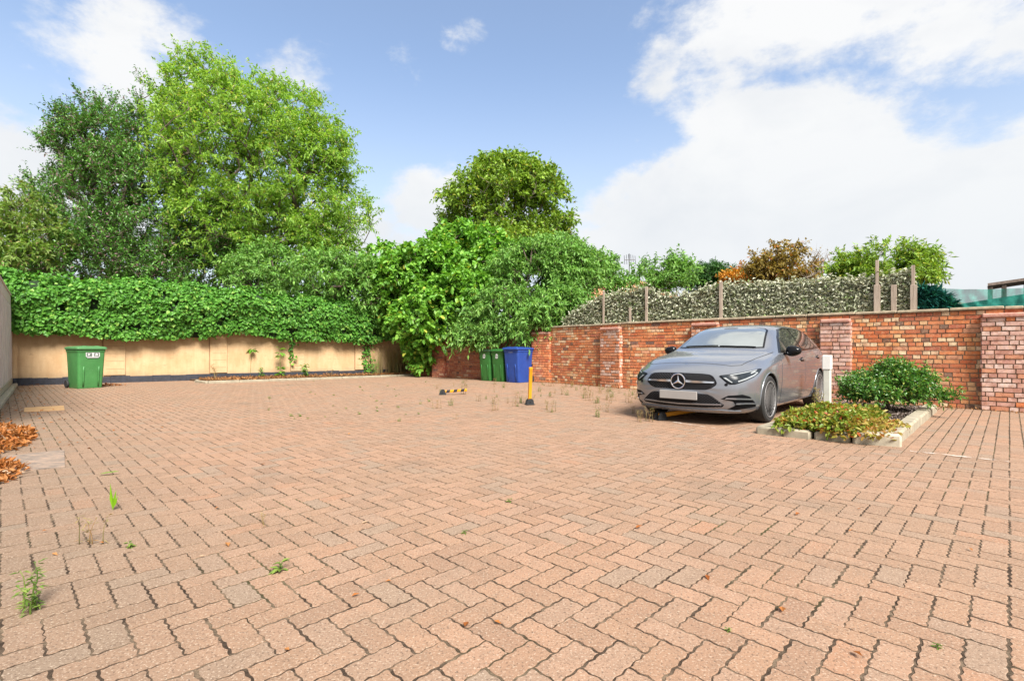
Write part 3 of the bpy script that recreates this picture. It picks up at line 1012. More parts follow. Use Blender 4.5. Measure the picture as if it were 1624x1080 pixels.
# timber frame with green cloth on the far right
fr_ = thing('timber_frame', 'dark timber garden frame with a green cloth band at the right edge', 'pergola', (*off_wall(1600, 1.6), 0))
fo_ = fr_.location
def fpt(px, py, o=1.6):
    p = off_wall(px, o); return Vector((p[0], p[1], top_z(px, py, p)))
for px in (1573, 1598, 1640):
    q = fpt(px, 453 - (px - 1573) * .1)
    b = MB(); b.box((q.x, q.y, q.z / 2), (.07, .07, q.z), .005, rz=R(-43)); b.build('post', M['dark_wood'], fr_, off=fo_)
b = MB(); b.tube([fpt(1569, 454), fpt(1700, 438)], .055, 4); b.build('beam', M['dark_wood'], fr_, off=fo_)
b = MB(); b.tube([fpt(1569, 457, 2.3), fpt(1700, 441, 2.3)], .04, 4); b.build('beam', M['dark_wood'], fr_, off=fo_)
a0, a1 = fpt(1520, 482, 1.5), fpt(1700, 462, 1.5)
b = MB(); nn_ = Vector((nd[0], nd[1], 0)) * .01
b.loft([[a0 - nn_ - Vector((0, 0, .22)), a0 + nn_ - Vector((0, 0, .22)), a0 + nn_ + Vector((0, 0, .0)), a0 - nn_],
        [a1 - nn_ - Vector((0, 0, .30)), a1 + nn_ - Vector((0, 0, .30)), a1 + nn_ + Vector((0, 0, .05)), a1 - nn_ + Vector((0, 0, .05))]])
b.build('cloth', simple('green_cloth', (.012, .15, .12), .8, var=.3, scale=6, bmp=.2), fr_, off=fo_)

# house with a low hipped roof, seen over the net
def roof_mat(name, a, c):
    t = NT(name)
    wv = t.n('ShaderNodeTexWave', wave_type='BANDS', bands_direction='Z'); wv.inputs['Scale'].default_value = 2.6
    t.l(t.pos(), wv.inputs['Vector']); wv.inputs['Distortion'].default_value = .3
    f = t.noise(6, 5, .7)
    cc = t.mix(t.ramp(f, [(.3, 0), (.7, 1)]), a, c)
    cc = t.mix(t.ramp(wv.outputs['Fac'], [(.0, .5), (.25, 0)]), cc, (.05, .03, .025, 1))
    return t.pbr(cc, .85, 0, .2, t.bump(wv.outputs['Fac'], .5, .03))


def house(name, label, c, w, d, eave, ridge, rz, wallm, roofm, chimney=False):
    h = thing(name, label, 'house', (c[0], c[1], 0), rz)
    b = MB(); b.box((0, 0, eave / 2), (w, d, eave)); b.build('wall', wallm, h)
    b = MB(); o = .35; rl = max(.2, w / 2 - d / 2)
    vs = [(-w / 2 - o, -d / 2 - o, eave - .08), (w / 2 + o, -d / 2 - o, eave - .08), (w / 2 + o, d / 2 + o, eave - .08), (-w / 2 - o, d / 2 + o, eave - .08), (-rl, 0, ridge), (rl, 0, ridge)]
    b.add(vs, [(0, 1, 5, 4), (1, 2, 5), (2, 3, 4, 5), (3, 0, 4), (0, 3, 2, 1)])
    rf = b.build('roof', roofm, h)
    b = MB(); b.box((0, -d / 2 - o - .05, eave - .06), (w + 2 * o, .1, .12), .01); b.build('gutter', simple('gutter_white', (.6, .6, .58), .5), rf)
    for sx in (-.25, .25):
        b = MB(); b.box((sx * w, -d / 2 - .01, eave * .58), (1.2, .06, 1.1), .01); wi = b.build('window', simple('window_frame', (.7, .7, .68), .5), h)
        b = MB(); b.box((sx * w, -d / 2 - .045, eave * .58), (1.05, .02, .95)); b.build('pane', simple('window_glass', (.05, .06, .07), .1), wi)
    return h


M['tile'] = roof_mat('roof_tile', (.19, .10, .07, 1), (.33, .19, .13, 1))
M['tile_red'] = roof_mat('red_roof_tile', (.45, .17, .09, 1), (.55, .27, .17, 1))
M['cream'] = simple('cream_render', (.6, .56, .48), .85)
c = P3(1462, 470, 22)
house('bungalow', 'low bungalow with a brown tiled hip roof seen through the green net', (c.x, c.y + 2.5), 5.4, 5, 2.75, 4.15, R(-20), M['cream'], M['tile'])
c = P3(985, 450, 45)
hs = house('house', 'distant house with an orange red roof between the bushes left of the net', (c.x, c.y), 11, 7, 4.6, 7.2, R(10), M['cream'], M['tile_red'])
# aerial on the chimney of that house
c = P3(998, 425, 42)
an = thing('television_aerial', 'thin television aerial standing above the shrubs against the white sky', 'aerial', (c.x, c.y, 6.0))
b = MB(); b.tube([(0, 0, 0), (0, 0, 3.0)], .035, 6); b.build('mast', simple('aerial_metal', (.18, .18, .19), .5, .8), an)
b = MB(); b.tube([(-.4, 0, 2.5), (.5, 0, 2.5)], .03, 5)
for xx in np.linspace(-.4, .5, 6): b.tube([(xx, -.1, 2.1), (xx, .1, 3.0 - .3 * abs(xx))], .022, 4)
b.build('aerial_array', bpy.data.materials['aerial_metal'], an)

# ================================================================== VEGETATION
def grow(root, fork, tips, r, rtip=.012, step=.55, rmax=.3, stems=1, exp=.46):
    """branch skeleton reaching every tip -> tapered tubes; also the direction at each tip"""
    root = np.array(root, float); fork = np.array(fork, float)
    pos = []; par = []
    nt = max(3, int(np.linalg.norm(fork - root) / .4))
    for i in range(nt + 1):
        f = i / nt
        wob = r.normal(0, .03, 3) if 0 < i < nt else np.zeros(3)
        pos.append(root * (1 - f) + fork * f + wob); par.append(i - 1)
    pos = [np.array(p) for p in pos]
    cap_ = 60000
    A = np.empty((cap_, 3)); A[:len(pos)] = pos; n = len(pos)
    pd = list(np.arange(n) * .4 * .4)
    PD = np.empty(cap_); PD[:n] = pd
    order = np.argsort(np.linalg.norm(tips - fork, axis=1))
    tipnode = np.zeros(len(tips), int)
    for t in order:
        T = tips[t]
        d = np.linalg.norm(A[:n] - T, axis=1)
        up = np.maximum(0, A[:n, 2] - T[2])            # branches rarely run downwards
        c = d + .22 * PD[:n] + .8 * up
        j = int(np.argmin(c))
        k = max(1, int(round(d[j] / step)))
        S = A[j].copy(); prev = j
        sag = r.normal(0, .06, 3) * d[j]; sag[2] -= .06 * d[j] if d[j] > 1 else 0
        for q in range(1, k + 1):
            f = q / k
            A[n] = S * (1 - f) + T * f + sag * math.sin(PI * f)
            PD[n] = PD[prev] + d[j] / k
            par.append(prev); prev = n; n += 1
        tipnode[t] = prev
    A = A[:n]; par = np.array(par)
    cnt = np.zeros(n); cnt[tipnode] = 1
    for i in range(n - 1, 0, -1): cnt[par[i]] += cnt[i]
    rad = np.minimum(rtip * np.maximum(cnt, 1) ** exp, rmax)
    idx = np.arange(1, n)
    p, q = A[par[idx]], A[idx]
    r0 = np.minimum(rad[par[idx]], rad[idx] * 1.25); r1 = rad[idx]
    ax = q - p; ln = np.linalg.norm(ax, axis=1, keepdims=True) + 1e-9; ax = ax / ln
    ref = np.where(np.abs(ax[:, 2:3]) > .9, np.array([[1., 0, 0]]), np.array([[0., 0, 1]]))
    u = np.cross(ax, ref); u /= np.linalg.norm(u, axis=1, keepdims=True); v = np.cross(ax, u)
    K = 6
    V = np.empty((len(idx), 2, K, 3))
    for k in range(K):
        cs, sn = math.cos(2 * PI * k / K), math.sin(2 * PI * k / K)
        o = u * cs + v * sn
        V[:, 0, k] = p - ax * np.minimum(r0[:, None] * .4, .02) + o * r0[:, None]; V[:, 1, k] = q + ax * r1[:, None] * .3 + o * r1[:, None]
    b = np.arange(len(idx))[:, None, None] * (2 * K)
    f = np.array([(k, (k + 1) % K, K + (k + 1) % K, K + k) for k in range(K)])
    Fq = (b + f[None]).reshape(-1, 4)
    td = A[tipnode] - A[par[tipnode]]
    td /= (np.linalg.norm(td, axis=1, keepdims=True) + 1e-9)
    return V.reshape(-1, 3), Fq, td


def sample_blobs(blobs, n, r, shell=.55, nscale=.8, thr=-.12):
    """points in a union of ellipsoids, denser near the surface, broken up by noise"""
    vol = np.array([b[3] * b[4] * b[5] for b in blobs]) ** .8; vol = vol / vol.sum()
    out = []
    tries = 0
    while len(out) < n and tries < n * 30:
        tries += 1
        b = blobs[r.choice(len(blobs), p=vol)]
        d = r.normal(0, 1, 3); d /= np.linalg.norm(d)
        rad = r.random() ** (1 / 3 * shell)
        p = np.array(b[:3]) + d * rad * np.array(b[3:6])
        if p[2] < .25: continue
        if noise.noise(Vector(p * nscale)) < thr: continue
        out.append(p)
    return np.array(out)


def blob(px, py, Y, rx, ry, rd=None):
    c = P3(px, py, Y); s = Y / F
    return (c.x, c.y, c.z, rx * s, (rd if rd else rx * s * .8), ry * s)


def tree(name, label, cat, root, fork, blobs, ntips, sprigs, nleaf, leaf, W, mat, seed, bark='bark', shape='leaf', sl=(.3, .6), droop=.1,
         up=.25, group=None, rtip=.008, rmax=.22, shell=.55, thr=-.12, nscale=.8, spread=1.0, lvar=.3, mat2=None, fold=.12, exp=.46):
    r = np.random.default_rng(seed); random.seed(seed)
    t = thing(name, label, cat, root, 0, group)
    tips = sample_blobs(blobs, ntips, r, shell, nscale, thr)
    V, Fq, td = grow(root, fork, tips, r, rtip, rmax=rmax, exp=exp)
    # sprigs fan out from each tip
    n = len(tips); S = n * sprigs
    base = np.repeat(tips, sprigs, 0); dirs = np.repeat(td, sprigs, 0) * .8 + rdir(r, S) * spread + np.array([0, 0, up])
    dirs /= np.linalg.norm(dirs, axis=1, keepdims=True)
    ln = r.uniform(sl[0], sl[1], S)
    # leaf positions along the sprigs
    f = (np.arange(nleaf)[None] + r.uniform(.1, .9, (S, nleaf))) / nleaf
    P_ = base[:, None] + dirs[:, None] * (f * ln[:, None])[..., None]
    P_[..., 2] -= (f ** 2) * droop * ln[:, None]
    side = rdir(r, S * nleaf).reshape(S, nleaf, 3)
    A_ = dirs[:, None] * .55 + side * .85 + np.array([0, 0, -droop * 1.6])
    N_ = rdir(r, S * nleaf).reshape(S, nleaf, 3) * .65 + np.array([0, 0, .85])
    P_, A_, N_ = P_.reshape(-1, 3), A_.reshape(-1, 3), N_.reshape(-1, 3)
    sz = leaf * r.uniform(1 - lvar, 1 + lvar, len(P_))
    LV, LF = leaves(P_, A_, N_, sz, sz * W, shape, fold, .15)
    # twigs of the sprigs
    e0, e1 = base, base + dirs * ln[:, None] * .9; e1[:, 2] -= droop * ln * .8
    ax = e1 - e0; rf = np.array([[.3, .5, .8]]); u = np.cross(ax, rf); u /= np.linalg.norm(u, axis=1, keepdims=True); v = np.cross(ax, u); v /= np.linalg.norm(v, axis=1, keepdims=True)
    rt = rtip * .55
    TV = np.stack([e0 + u * rt, e0 - u * rt * .5 + v * rt, e0 - u * rt * .5 - v * rt, e1], 1)
    TF = (np.arange(S)[:, None, None] * 4 + np.array([(0, 1, 3), (1, 2, 3), (2, 0, 3)])[None]).reshape(-1, 3)
    mk('trunk', np.concatenate([V, TV.reshape(-1, 3)]), [Fq, TF + len(V)], M[bark], t, True, off=root)
    mk('crown', LV, [LF], M[mat], t, off=root)
    return t


def gp(px, Y): return ((px - 812) / F * Y, Y, 0)


# --- large trees behind the painted wall
Yc = 22.0
tree('cherry_tree', 'tallest tree, bright green broad crown with drooping leaves behind the ivy wall', 'tree', gp(395, Yc), P3(392, 420, Yc),
     [blob(400, 265, Yc, 150, 135), blob(345, 190, Yc, 95, 85), blob(318, 135, Yc, 55, 50), blob(490, 320, Yc, 95, 110), blob(440, 200, Yc, 80, 70),
      blob(545, 345, Yc, 52, 60), blob(400, 370, Yc, 130, 80), blob(500, 240, Yc, 60, 60), blob(540, 280, Yc, 38, 45), blob(300, 290, Yc - .8, 50, 60), blob(470, 400, Yc, 90, 50), blob(325, 105, Yc, 25, 22)],
     1700, 5, 12, .155, .38, 'cherry_leaf', 1, droop=.30, up=.5, sl=(.4, .95), rmax=.26, shell=.7, thr=-.2, spread=.8)
Yh = 23.5
tree('holly_tree', 'dark evergreen tree with upswept branches at the left of the bright green cherry', 'tree', gp(205, Yh), P3(205, 430, Yh),
     [blob(185, 230, Yh, 85, 70), blob(250, 250, Yh, 70, 80), blob(120, 270, Yh, 55, 60), blob(80, 330, Yh, 40, 60), blob(150, 435, Yh - 2, 130, 34), blob(300, 445, Yh - 2, 110, 34), blob(20, 440, Yh - 2, 70, 30), blob(195, 270, Yh, 100, 95), blob(140, 310, Yh, 78, 95), blob(230, 340, Yh - 1.2, 130, 110), blob(115, 390, Yh, 85, 60), blob(330, 400, Yh - 1.8, 80, 62), blob(160, 195, Yh, 62, 42), blob(240, 190, Yh, 45, 55), blob(105, 235, Yh, 36, 50), blob(260, 400, Yh - 1.6, 140, 60)],
     1900, 5, 17, .125, .42, 'holly_leaf', 2, droop=.0, up=.75, sl=(.35, .85), rmax=.24, shell=.62, thr=-.16, spread=.75)
Yl = 19.5
tree('pale_tree', 'small pale leaved tree at the left edge behind the ivy', 'tree', gp(-20, Yl), P3(-10, 440, Yl),
     [blob(25, 345, Yl, 50, 60), blob(-40, 370, Yl, 70, 90), blob(20, 405, Yl, 75, 45), blob(60, 380, Yl, 45, 50), blob(-110, 390, Yl, 80, 80)],
     420, 4, 11, .18, .36, 'pale_leaf', 3, droop=.3, up=.3, shell=.8, rmax=.12)
Yb = 19.8
tree('sallow_bush', 'loose pale green bush rising behind the ivy at the foot of the cherry', 'bush', gp(460, Yb), P3(460, 505, Yb),
     [blob(470, 445, Yb, 105, 42), blob(415, 425, Yb, 55, 40), blob(545, 440, Yb, 62, 45), blob(590, 455, Yb, 45, 50)],
     520, 4, 12, .16, .38, 'grey_leaf', 4, droop=.2, up=.3, shell=.75, rmax=.09)
Yr = 36.0
tree('round_tree', 'distant olive green tree with a round dome crown above the hazel', 'tree', gp(805, Yr), P3(805, 470, Yr),
     [blob(803, 335, Yr, 104, 80), blob(755, 345, Yr, 60, 65), blob(852, 345, Yr, 58, 70), blob(812, 292, Yr, 72, 42), blob(800, 400, Yr, 105, 40), blob(880, 385, Yr, 32, 30), blob(765, 300, Yr, 50, 40)],
     1050, 5, 9, .28, .5, 'olive_leaf', 5, bark='bark_pale', droop=.1, up=.4, sl=(.5, 1.0), rmax=.35, rtip=.011, shell=.62, thr=-.26, nscale=.45)
# --- bushes over the brick corner
Yz = 19.6
tree('hazel_bush', 'large bright green hazel bush spilling over the dark brick corner', 'bush', gp(705, 19.9), P3(705, 500, 19.9),
     [blob(690, 440, 19.8, 85, 55), blob(640, 460, 19.6, 46, 62), blob(755, 415, 20.5, 80, 50), blob(740, 385, 21, 62, 30), blob(690, 505, 18.5, 70, 45, 1.1), blob(672, 540, 19.0, 30, 28, .6), blob(672, 500, 19.2, 40, 45, .9), blob(605, 425, 20.8, 35, 42), blob(735, 470, 18.4, 60, 40, 1.2), blob(672, 565, 18.9, 24, 16, .5)],
     1150, 4, 11, .165, .72, 'hazel_leaf', 6, shape='round', droop=.3, up=.1, sl=(.25, .5), rmax=.1, shell=.6, thr=-.3, fold=.08)
tree('dogwood_bush', 'grey green fine leaved bush hanging over the brick wall above the bins', 'bush', gp(860, 17.6), P3(860, 500, 17.6),
     [blob(855, 430, 18, 75, 48), blob(905, 440, 17.3, 42, 55), blob(800, 490, 17.2, 62, 42, 1.2), blob(865, 490, 16.4, 55, 36, 1.0), blob(850, 520, 16.0, 45, 22, .5), blob(905, 480, 16.3, 28, 30, .6), blob(785, 525, 16.5, 45, 20, .5), blob(935, 425, 18, 26, 36), blob(750, 530, 17.0, 40, 22, .5), blob(880, 400, 18.6, 50, 26)],
     1150, 4, 12, .135, .40, 'grey_leaf', 7, droop=.3, up=.1, sl=(.25, .5), rmax=.08, shell=.6, thr=-.3)
# --- garden trees beyond the net
tree('young_tree', 'thin grey green sapling with wispy upright shoots left of the conifer', 'tree', gp(1050, 22), P3(1050, 490, 22),
     [blob(1045, 440, 22, 42, 28), blob(1065, 418, 22, 9, 34), blob(1040, 415, 22, 10, 26), blob(1085, 440, 22, 22, 28), blob(1010, 438, 22, 25, 18), blob(1090, 420, 22, 7, 16)],
     190, 4, 10, .15, .42, 'grey_leaf', 8, droop=.1, up=.5, shell=.9, rmax=.07)
tree('shrub', 'low green shrub between the hazel and the net', 'bush', gp(955, 21), P3(955, 500, 21),
     [blob(955, 425, 21, 26, 20), blob(940, 450, 20.5, 34, 26), blob(985, 462, 21, 36, 20), blob(915, 400, 21, 14, 16)],
     170, 4, 11, .15, .42, 'grey_leaf', 9, droop=.15, up=.3, shell=.9, rmax=.06)
tree('conifer_hedge', 'dark green conifer top between the sapling and the orange tree', 'tree', gp(1132, 30), P3(1132, 480, 30),
     [blob(1130, 440, 30, 36, 17), blob(1105, 450, 30, 26, 14), blob(1155, 446, 30, 22, 18)],
     230, 5, 14, .16, .3, 'dark_green', 10, droop=.0, up=.4, shell=.8, rmax=.1)
tree('orange_tree', 'orange leaved ornamental tree behind the camouflage net', 'tree', gp(1186, 25), P3(1186, 480, 25),
     [blob(1182, 442, 25, 32, 17), blob(1205, 445, 25, 22, 15)],
     150, 4, 12, .15, .45, 'orange_leaf', 11, droop=.2, up=.3, shell=.8, rmax=.08)
tree('autumn_tree', 'taller sparse tree turning brown and orange behind the net', 'tree', gp(1240, 23), P3(1240, 480, 23),
     [blob(1240, 410, 23, 44, 22), blob(1215, 428, 23, 30, 18), blob(1268, 425, 23, 30, 24), blob(1240, 440, 23, 50, 14)],
     200, 4, 8, .16, .5, 'brown_leaf', 12, droop=.2, up=.4, shell=.9, rmax=.08)
tree('bare_tree', 'almost leafless twiggy small tree right of the autumn tree', 'tree', gp(1292, 21), P3(1292, 480, 21),
     [blob(1292, 425, 21, 20, 26), blob(1300, 410, 21, 16, 16)],
     40, 3, 1, .08, .4, 'brown_leaf', 13, bark='bark_pale', droop=.0, up=.6, shell=.9, rmax=.05, rtip=.010)
tree('ash_tree', 'yellow green spreading tree above the net near the right timber posts', 'tree', gp(1400, 19), P3(1400, 490, 19),
     [blob(1395, 418, 19, 62, 30), blob(1350, 432, 19, 34, 20), blob(1440, 415, 19, 42, 20), blob(1462, 432, 19, 24, 18), blob(1385, 398, 19, 28, 16), blob(1400, 445, 19, 80, 20)],
     420, 4, 12, .16, .34, 'olive_leaf', 14, droop=.15, up=.4, shell=.8, rmax=.09)

# --- ivy on the painted wall: a thick mass of overlapping leaves around a dark interior
ivt = thing('ivy_hedge', 'thick glossy ivy draped over the top of the tan painted wall', 'ivy', (*(YW0 + yd * 7), 0))
io = ivt.location
rI = np.random.default_rng(31)
TOPY = [(-80, 430), (0, 436), (60, 445), (110, 451), (200, 452), (235, 447), (250, 455), (290, 455), (340, 463), (400, 470), (450, 477), (520, 477), (580, 484), (625, 488)]
BOTY = [(-80, 522), (0, 518), (30, 527), (60, 531), (100, 534), (130, 530), (160, 537), (200, 540), (260, 538), (320, 539), (345, 531), (380, 528), (405, 530), (440, 541), (480, 541), (530, 541), (560, 545), (590, 545), (625, 535)]
def yw_p(px):
    s = yw_s(px); return YW0 + yd * s
ncol = 220
pxs = np.linspace(-70, 640, ncol)
sp = np.array([yw_s(p) for p in pxs])
def prof(px, f):
    """front skin of the ivy: offset from the wall face and height; f 0 bottom .. 1 over the top .. 1.35 back"""
    p = yw_p(px)
    zb = 1 + (HZ - np.interp(px, *zip(*BOTY))) * (p[1] - .2) / F
    zt = 1 + (HZ - np.interp(px, *zip(*TOPY))) * (p[1] + .25) / F
    bulge = .14 + .42 * math.sin(PI * min(1, (f * .62 + .08)))
    if f <= 1:
        z = zb + (zt - zb) * (1 - (1 - f) ** 1.5 if f > .0 else 0)
        o = bulge * (1 - max(0, f - .55) ** 2 * 2.2)
    else:
        z = zt - (f - 1) * .3; o = bulge * .55 - (f - 1) * 2.2
    nz = noise.noise(Vector((yw_s(px) * 1.3, z * 1.6, 4))) * .22 + noise.noise(Vector((yw_s(px) * 3.4, z * 4, 8))) * .11
    o += nz
    q = p + yn * o
    return np.array([q[0], q[1], z + nz * .6 * min(1, f * 2)])
nfv = 15; fv = np.linspace(.05, 1.3, nfv)
gv = np.array([[prof(px, f) for f in fv] for px in pxs])
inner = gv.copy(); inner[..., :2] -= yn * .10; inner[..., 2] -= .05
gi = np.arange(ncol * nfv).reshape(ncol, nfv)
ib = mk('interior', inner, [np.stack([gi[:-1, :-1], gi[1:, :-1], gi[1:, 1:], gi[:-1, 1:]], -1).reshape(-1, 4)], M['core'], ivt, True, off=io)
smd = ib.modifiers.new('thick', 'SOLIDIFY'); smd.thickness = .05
n = 80000
fi = rI.uniform(0, ncol - 1.01, n); fj = rI.uniform(0, nfv - 1.01, n)
i0, j0 = fi.astype(int), fj.astype(int); a, b_ = (fi - i0)[:, None], (fj - j0)[:, None]
Pq = (gv[i0, j0] * (1 - a) * (1 - b_) + gv[i0 + 1, j0] * a * (1 - b_) + gv[i0, j0 + 1] * (1 - a) * b_ + gv[i0 + 1, j0 + 1] * a * b_)
du = gv[i0 + 1, j0] - gv[i0, j0]; dv = gv[i0, j0 + 1] - gv[i0, j0]
Nq = np.cross(du, dv); Nq /= np.linalg.norm(Nq, axis=1, keepdims=True) + 1e-9
fl = (Nq @ np.append(yn, .3)) < 0; Nq[fl] *= -1
# shoots sticking out at the top, tendrils at the bottom
Pq = Pq + Nq * rI.normal(.02, .055, (n, 1))
top = (fj > nfv * .62) & (rI.random(n) < .3); Pq[top, 2] += rI.exponential(.055, top.sum())
bot = (fj < 1.6); Pq[bot, 2] -= rI.random(bot.sum()) * .10
clump = np.array([noise.noise(Vector((p[0] * 2.2, p[1] * 2.2, p[2] * 2.6))) for p in Pq])
kp = clump + rI.normal(0, .14, n) > -.17
Pq, Nq = Pq[kp], Nq[kp]; n = len(Pq)
Aq = np.array([0, 0, -.75]) + rdir(rI, n) * .75 + Nq * .25
Nq = Nq * .9 + rdir(rI, n) * .45 + np.array([0, 0, .35])
sz = rI.uniform(.05, .115, n)
LV, LF = leaves(Pq, Aq, Nq, sz, sz * .9, 'ivy', .10, .1)
mk('foliage', LV, [LF], M['ivy_leaf'], ivt, off=io)


def strand(px, y0, y1, seed, nl, w=.09, parent=None, offs=.06):
    r = np.random.default_rng(seed)
    p = yw_p(px); q = p + yn * offs
    z0 = 1 + (HZ - y0) * q[1] / F; z1 = 1 + (HZ - y1) * q[1] / F
    pts = [Vector((q[0] + r.normal(0, .03), q[1], z0 + (z1 - z0) * i / 6)) for i in range(7)]
    b = MB(); b.tube(pts, [.016, .014, .012, .011, .01, .008, .006], 5)
    st = b.build('stem', M['bark'], parent, True, off=parent.location if parent else None)
    k = r.integers(0, 6, nl); fr = r.random((nl, 1))
    pa = np.array([list(v) for v in pts]); P_ = pa[k] * (1 - fr) + pa[k + 1] * fr + r.normal(0, w, (nl, 3)) * [1, .4, 1]
    LV, LF = leaves(P_, rdir(r, nl) + [0, 0, -.4], rdir(r, nl) * .5 + np.append(yn, .4), r.uniform(.06, .12, nl), r.uniform(.05, .1, nl), 'ivy', .1)
    mk('strand_leaves', LV, [LF], M['ivy_leaf'], parent, off=parent.location if parent else None)
strand(462, 538, 572, 1, 60, .07, ivt)
strand(577, 540, 597, 2, 130, .10, ivt)
strand(584, 545, 590, 3, 60, .10, ivt)


# --- plants in the back bed
def leafy_plant(name, label, base, h, tiers, leaf, W, mat, seed, lean=(0, 0), nst=1, group=None, droop=.3, stem_r=.008, cat='plant', shape='leaf'):
    """stems with whorls of leaves; tiers: (height fraction, radius, leaves)"""
    r = np.random.default_rng(seed)
    t = thing(name, label, cat, base, 0, group)
    b = MB(); LP = []; LA = []; LN = []; LS = []
    for s in range(nst):
        dx, dy = lean[0] + (r.normal(0, .15) if nst > 1 else 0), lean[1] + (r.normal(0, .12) if nst > 1 else 0)
        hh = h * (r.uniform(.6, 1.0) if nst > 1 else 1)
        o = np.array([r.normal(0, .03), r.normal(0, .03), 0]) if nst > 1 else np.zeros(3)
        pts = [o + np.array([dx * h * f * f + r.normal(0, .006), dy * h * f * f, hh * f - .03 * (f == 0)]) for f in np.linspace(0, 1, 6)]
        b.tube([Vector(p) for p in pts], [stem_r * (1.15 - f) for f in np.linspace(0, .85, 6)], 5)
        for (f, rad, nl) in tiers:
            c = o + np.array([dx * h * f * f, dy * h * f * f, hh * f])
            for q in range(nl):
                a = r.uniform(0, 2 * PI); el = r.uniform(-.25, .6)
                d = np.array([math.cos(a) * math.cos(el), math.sin(a) * math.cos(el), math.sin(el)])
                LP.append(c + d * r.uniform(0, rad * .4) + [0, 0, r.normal(0, .02 * h)]); LA.append(d); LN.append([d[0] * -.3, d[1] * -.3, 1]); LS.append(leaf * r.uniform(.65, 1.25))
    b.build('stem', M['dry_weed'] if mat == 'dry_weed' else M['weed_leaf'], t, True)
    LS = np.array(LS)
    V, Fl = leaves(np.array(LP), np.array(LA), np.array(LN, float), LS, LS * W, shape, .1, droop)
    mk('foliage', V, [Fl], M[mat], t)
    return t


def bedp(px, py, z=.05):
    v = G(px, py); return (v.x, v.y, z)


leafy_plant('sapling', 'slender sapling with one umbrella of leaves at its top in the back bed', bedp(397, 600.5), .98, [(.97, .12, 11), (.93, .1, 6)], .20, .38, 'hazel_leaf', 1, (.09, 0), droop=.5)
leafy_plant('sapling', 'taller leafy sapling with two tiers of big leaves in the middle of the back bed', bedp(445, 600), .98, [(.08, .12, 9), (.3, .12, 9), (.18, .1, 7), (.72, .12, 6), (.85, .1, 6), (.98, .1, 7)], .19, .5, 'hazel_leaf', 2, (-.02, 0), droop=.4)
leafy_plant('sapling', 'bushy low green plant right of the two tall saplings', bedp(484, 600), .48, [(.2, .08, 5), (.5, .08, 6), (.75, .08, 6), (.95, .06, 5)], .13, .45, 'grey_leaf', 3, nst=4)
leafy_plant('dry_plant', 'brown seeding weed near the left end of the back bed', bedp(341, 604), .5, [(.4, .06, 4), (.7, .06, 5), (.95, .05, 5)], .07, .4, 'dry_weed', 4, nst=3)
leafy_plant('dry_plant', 'thin spreading weed between the umbrella sapling and the tall sapling', bedp(415, 601), .42, [(.3, .08, 6), (.7, .08, 6), (.95, .08, 6)], .09, .45, 'grey_leaf', 5, nst=4)
leafy_plant('dry_plant', 'short dry weed before the wall, left of the ivy stems', bedp(525, 599), .32, [(.5, .05, 4), (.9, .05, 5)], .07, .4, 'dry_weed', 6, nst=3)
leafy_plant('dry_plant', 'dry leafy weed between the ivy stem and the straw grass', bedp(592, 597), .65, [(.4, .06, 6), (.7, .07, 6), (.95, .05, 5)], .13, .3, 'grey_leaf', 7, nst=4)


def grass_tuft(name, label, base, h, nb, spread, mat, seed, cat='grass'):
    r = np.random.default_rng(seed)
    t = thing(name, label, cat, base)
    K = 5; V = np.empty((nb, K, 2, 3))
    for i in range(nb):
        a = r.uniform(0, 2 * PI); o = np.array([r.normal(0, spread * .25), r.normal(0, spread * .2), -.02])
        ln = h * r.uniform(.45, 1.0); le = spread * r.uniform(.2, 1.0) / h
        d = np.array([math.cos(a), math.sin(a) * .7, 0]); s = np.array([-d[1], d[0], 0]) + [.2, 0, 0]; s /= np.linalg.norm(s)
        w = r.uniform(.004, .009) * (1.4 if h > .5 else 1)
        for k in range(K):
            f = k / (K - 1)
            p = o + d * (le * ln * f ** 2) + np.array([0, 0, ln * (f - .18 * le * f ** 2)])
            V[i, k, 0] = p + s * w * (1 - f * .85); V[i, k, 1] = p - s * w * (1 - f * .85)
    idx = np.arange(nb * K * 2).reshape(nb, K, 2)
    Fq = np.stack([idx[:, :-1, 0], idx[:, 1:, 0], idx[:, 1:, 1], idx[:, :-1, 1]], -1).reshape(-1, 4)
    mk('blades', V, [Fq], M[mat], t)
    return t


grass_tuft('ornamental_grass', 'tall straw coloured grass clump at the right end of the back bed', bedp(627, 594), 1.35, 420, .75, 'grass_straw', 1)
grass_tuft('ornamental_grass', 'smaller thin straw grass beside the ivy stem', bedp(600, 595), 1.15, 60, .3, 'grass_straw', 2)

# --- shrub and ground cover in the bed beside the car
sc = CW(2.9, -2.0)
b0 = [(*CW(2.75, -1.64, .38), .30, .28, .24), (*CW(2.95, -2.0, .44), .37, .33, .30), (*CW(3.0, -2.28, .38), .28, .24, .26), (*CW(2.9, -2.0, .66), .20, .18, .15), (*CW(3.15, -2.58, .30), .15, .12, .09), (*CW(3.05, -2.34, .66), .09, .09, .13), (*CW(2.7, -1.8, .3), .35, .35, .2)]
tree('evergreen_shrub', 'low dark green shrub with yellow green tips in the bed beside the white post', 'shrub', tuple(sc), tuple(sc + Vector((0, 0, .12))), b0,
     620, 3, 10, .05, .48, 'shrub_leaf', 15, droop=.0, up=.4, sl=(.08, .2), rmax=.025, rtip=.003, shell=.65, thr=-.35, nscale=2.0)


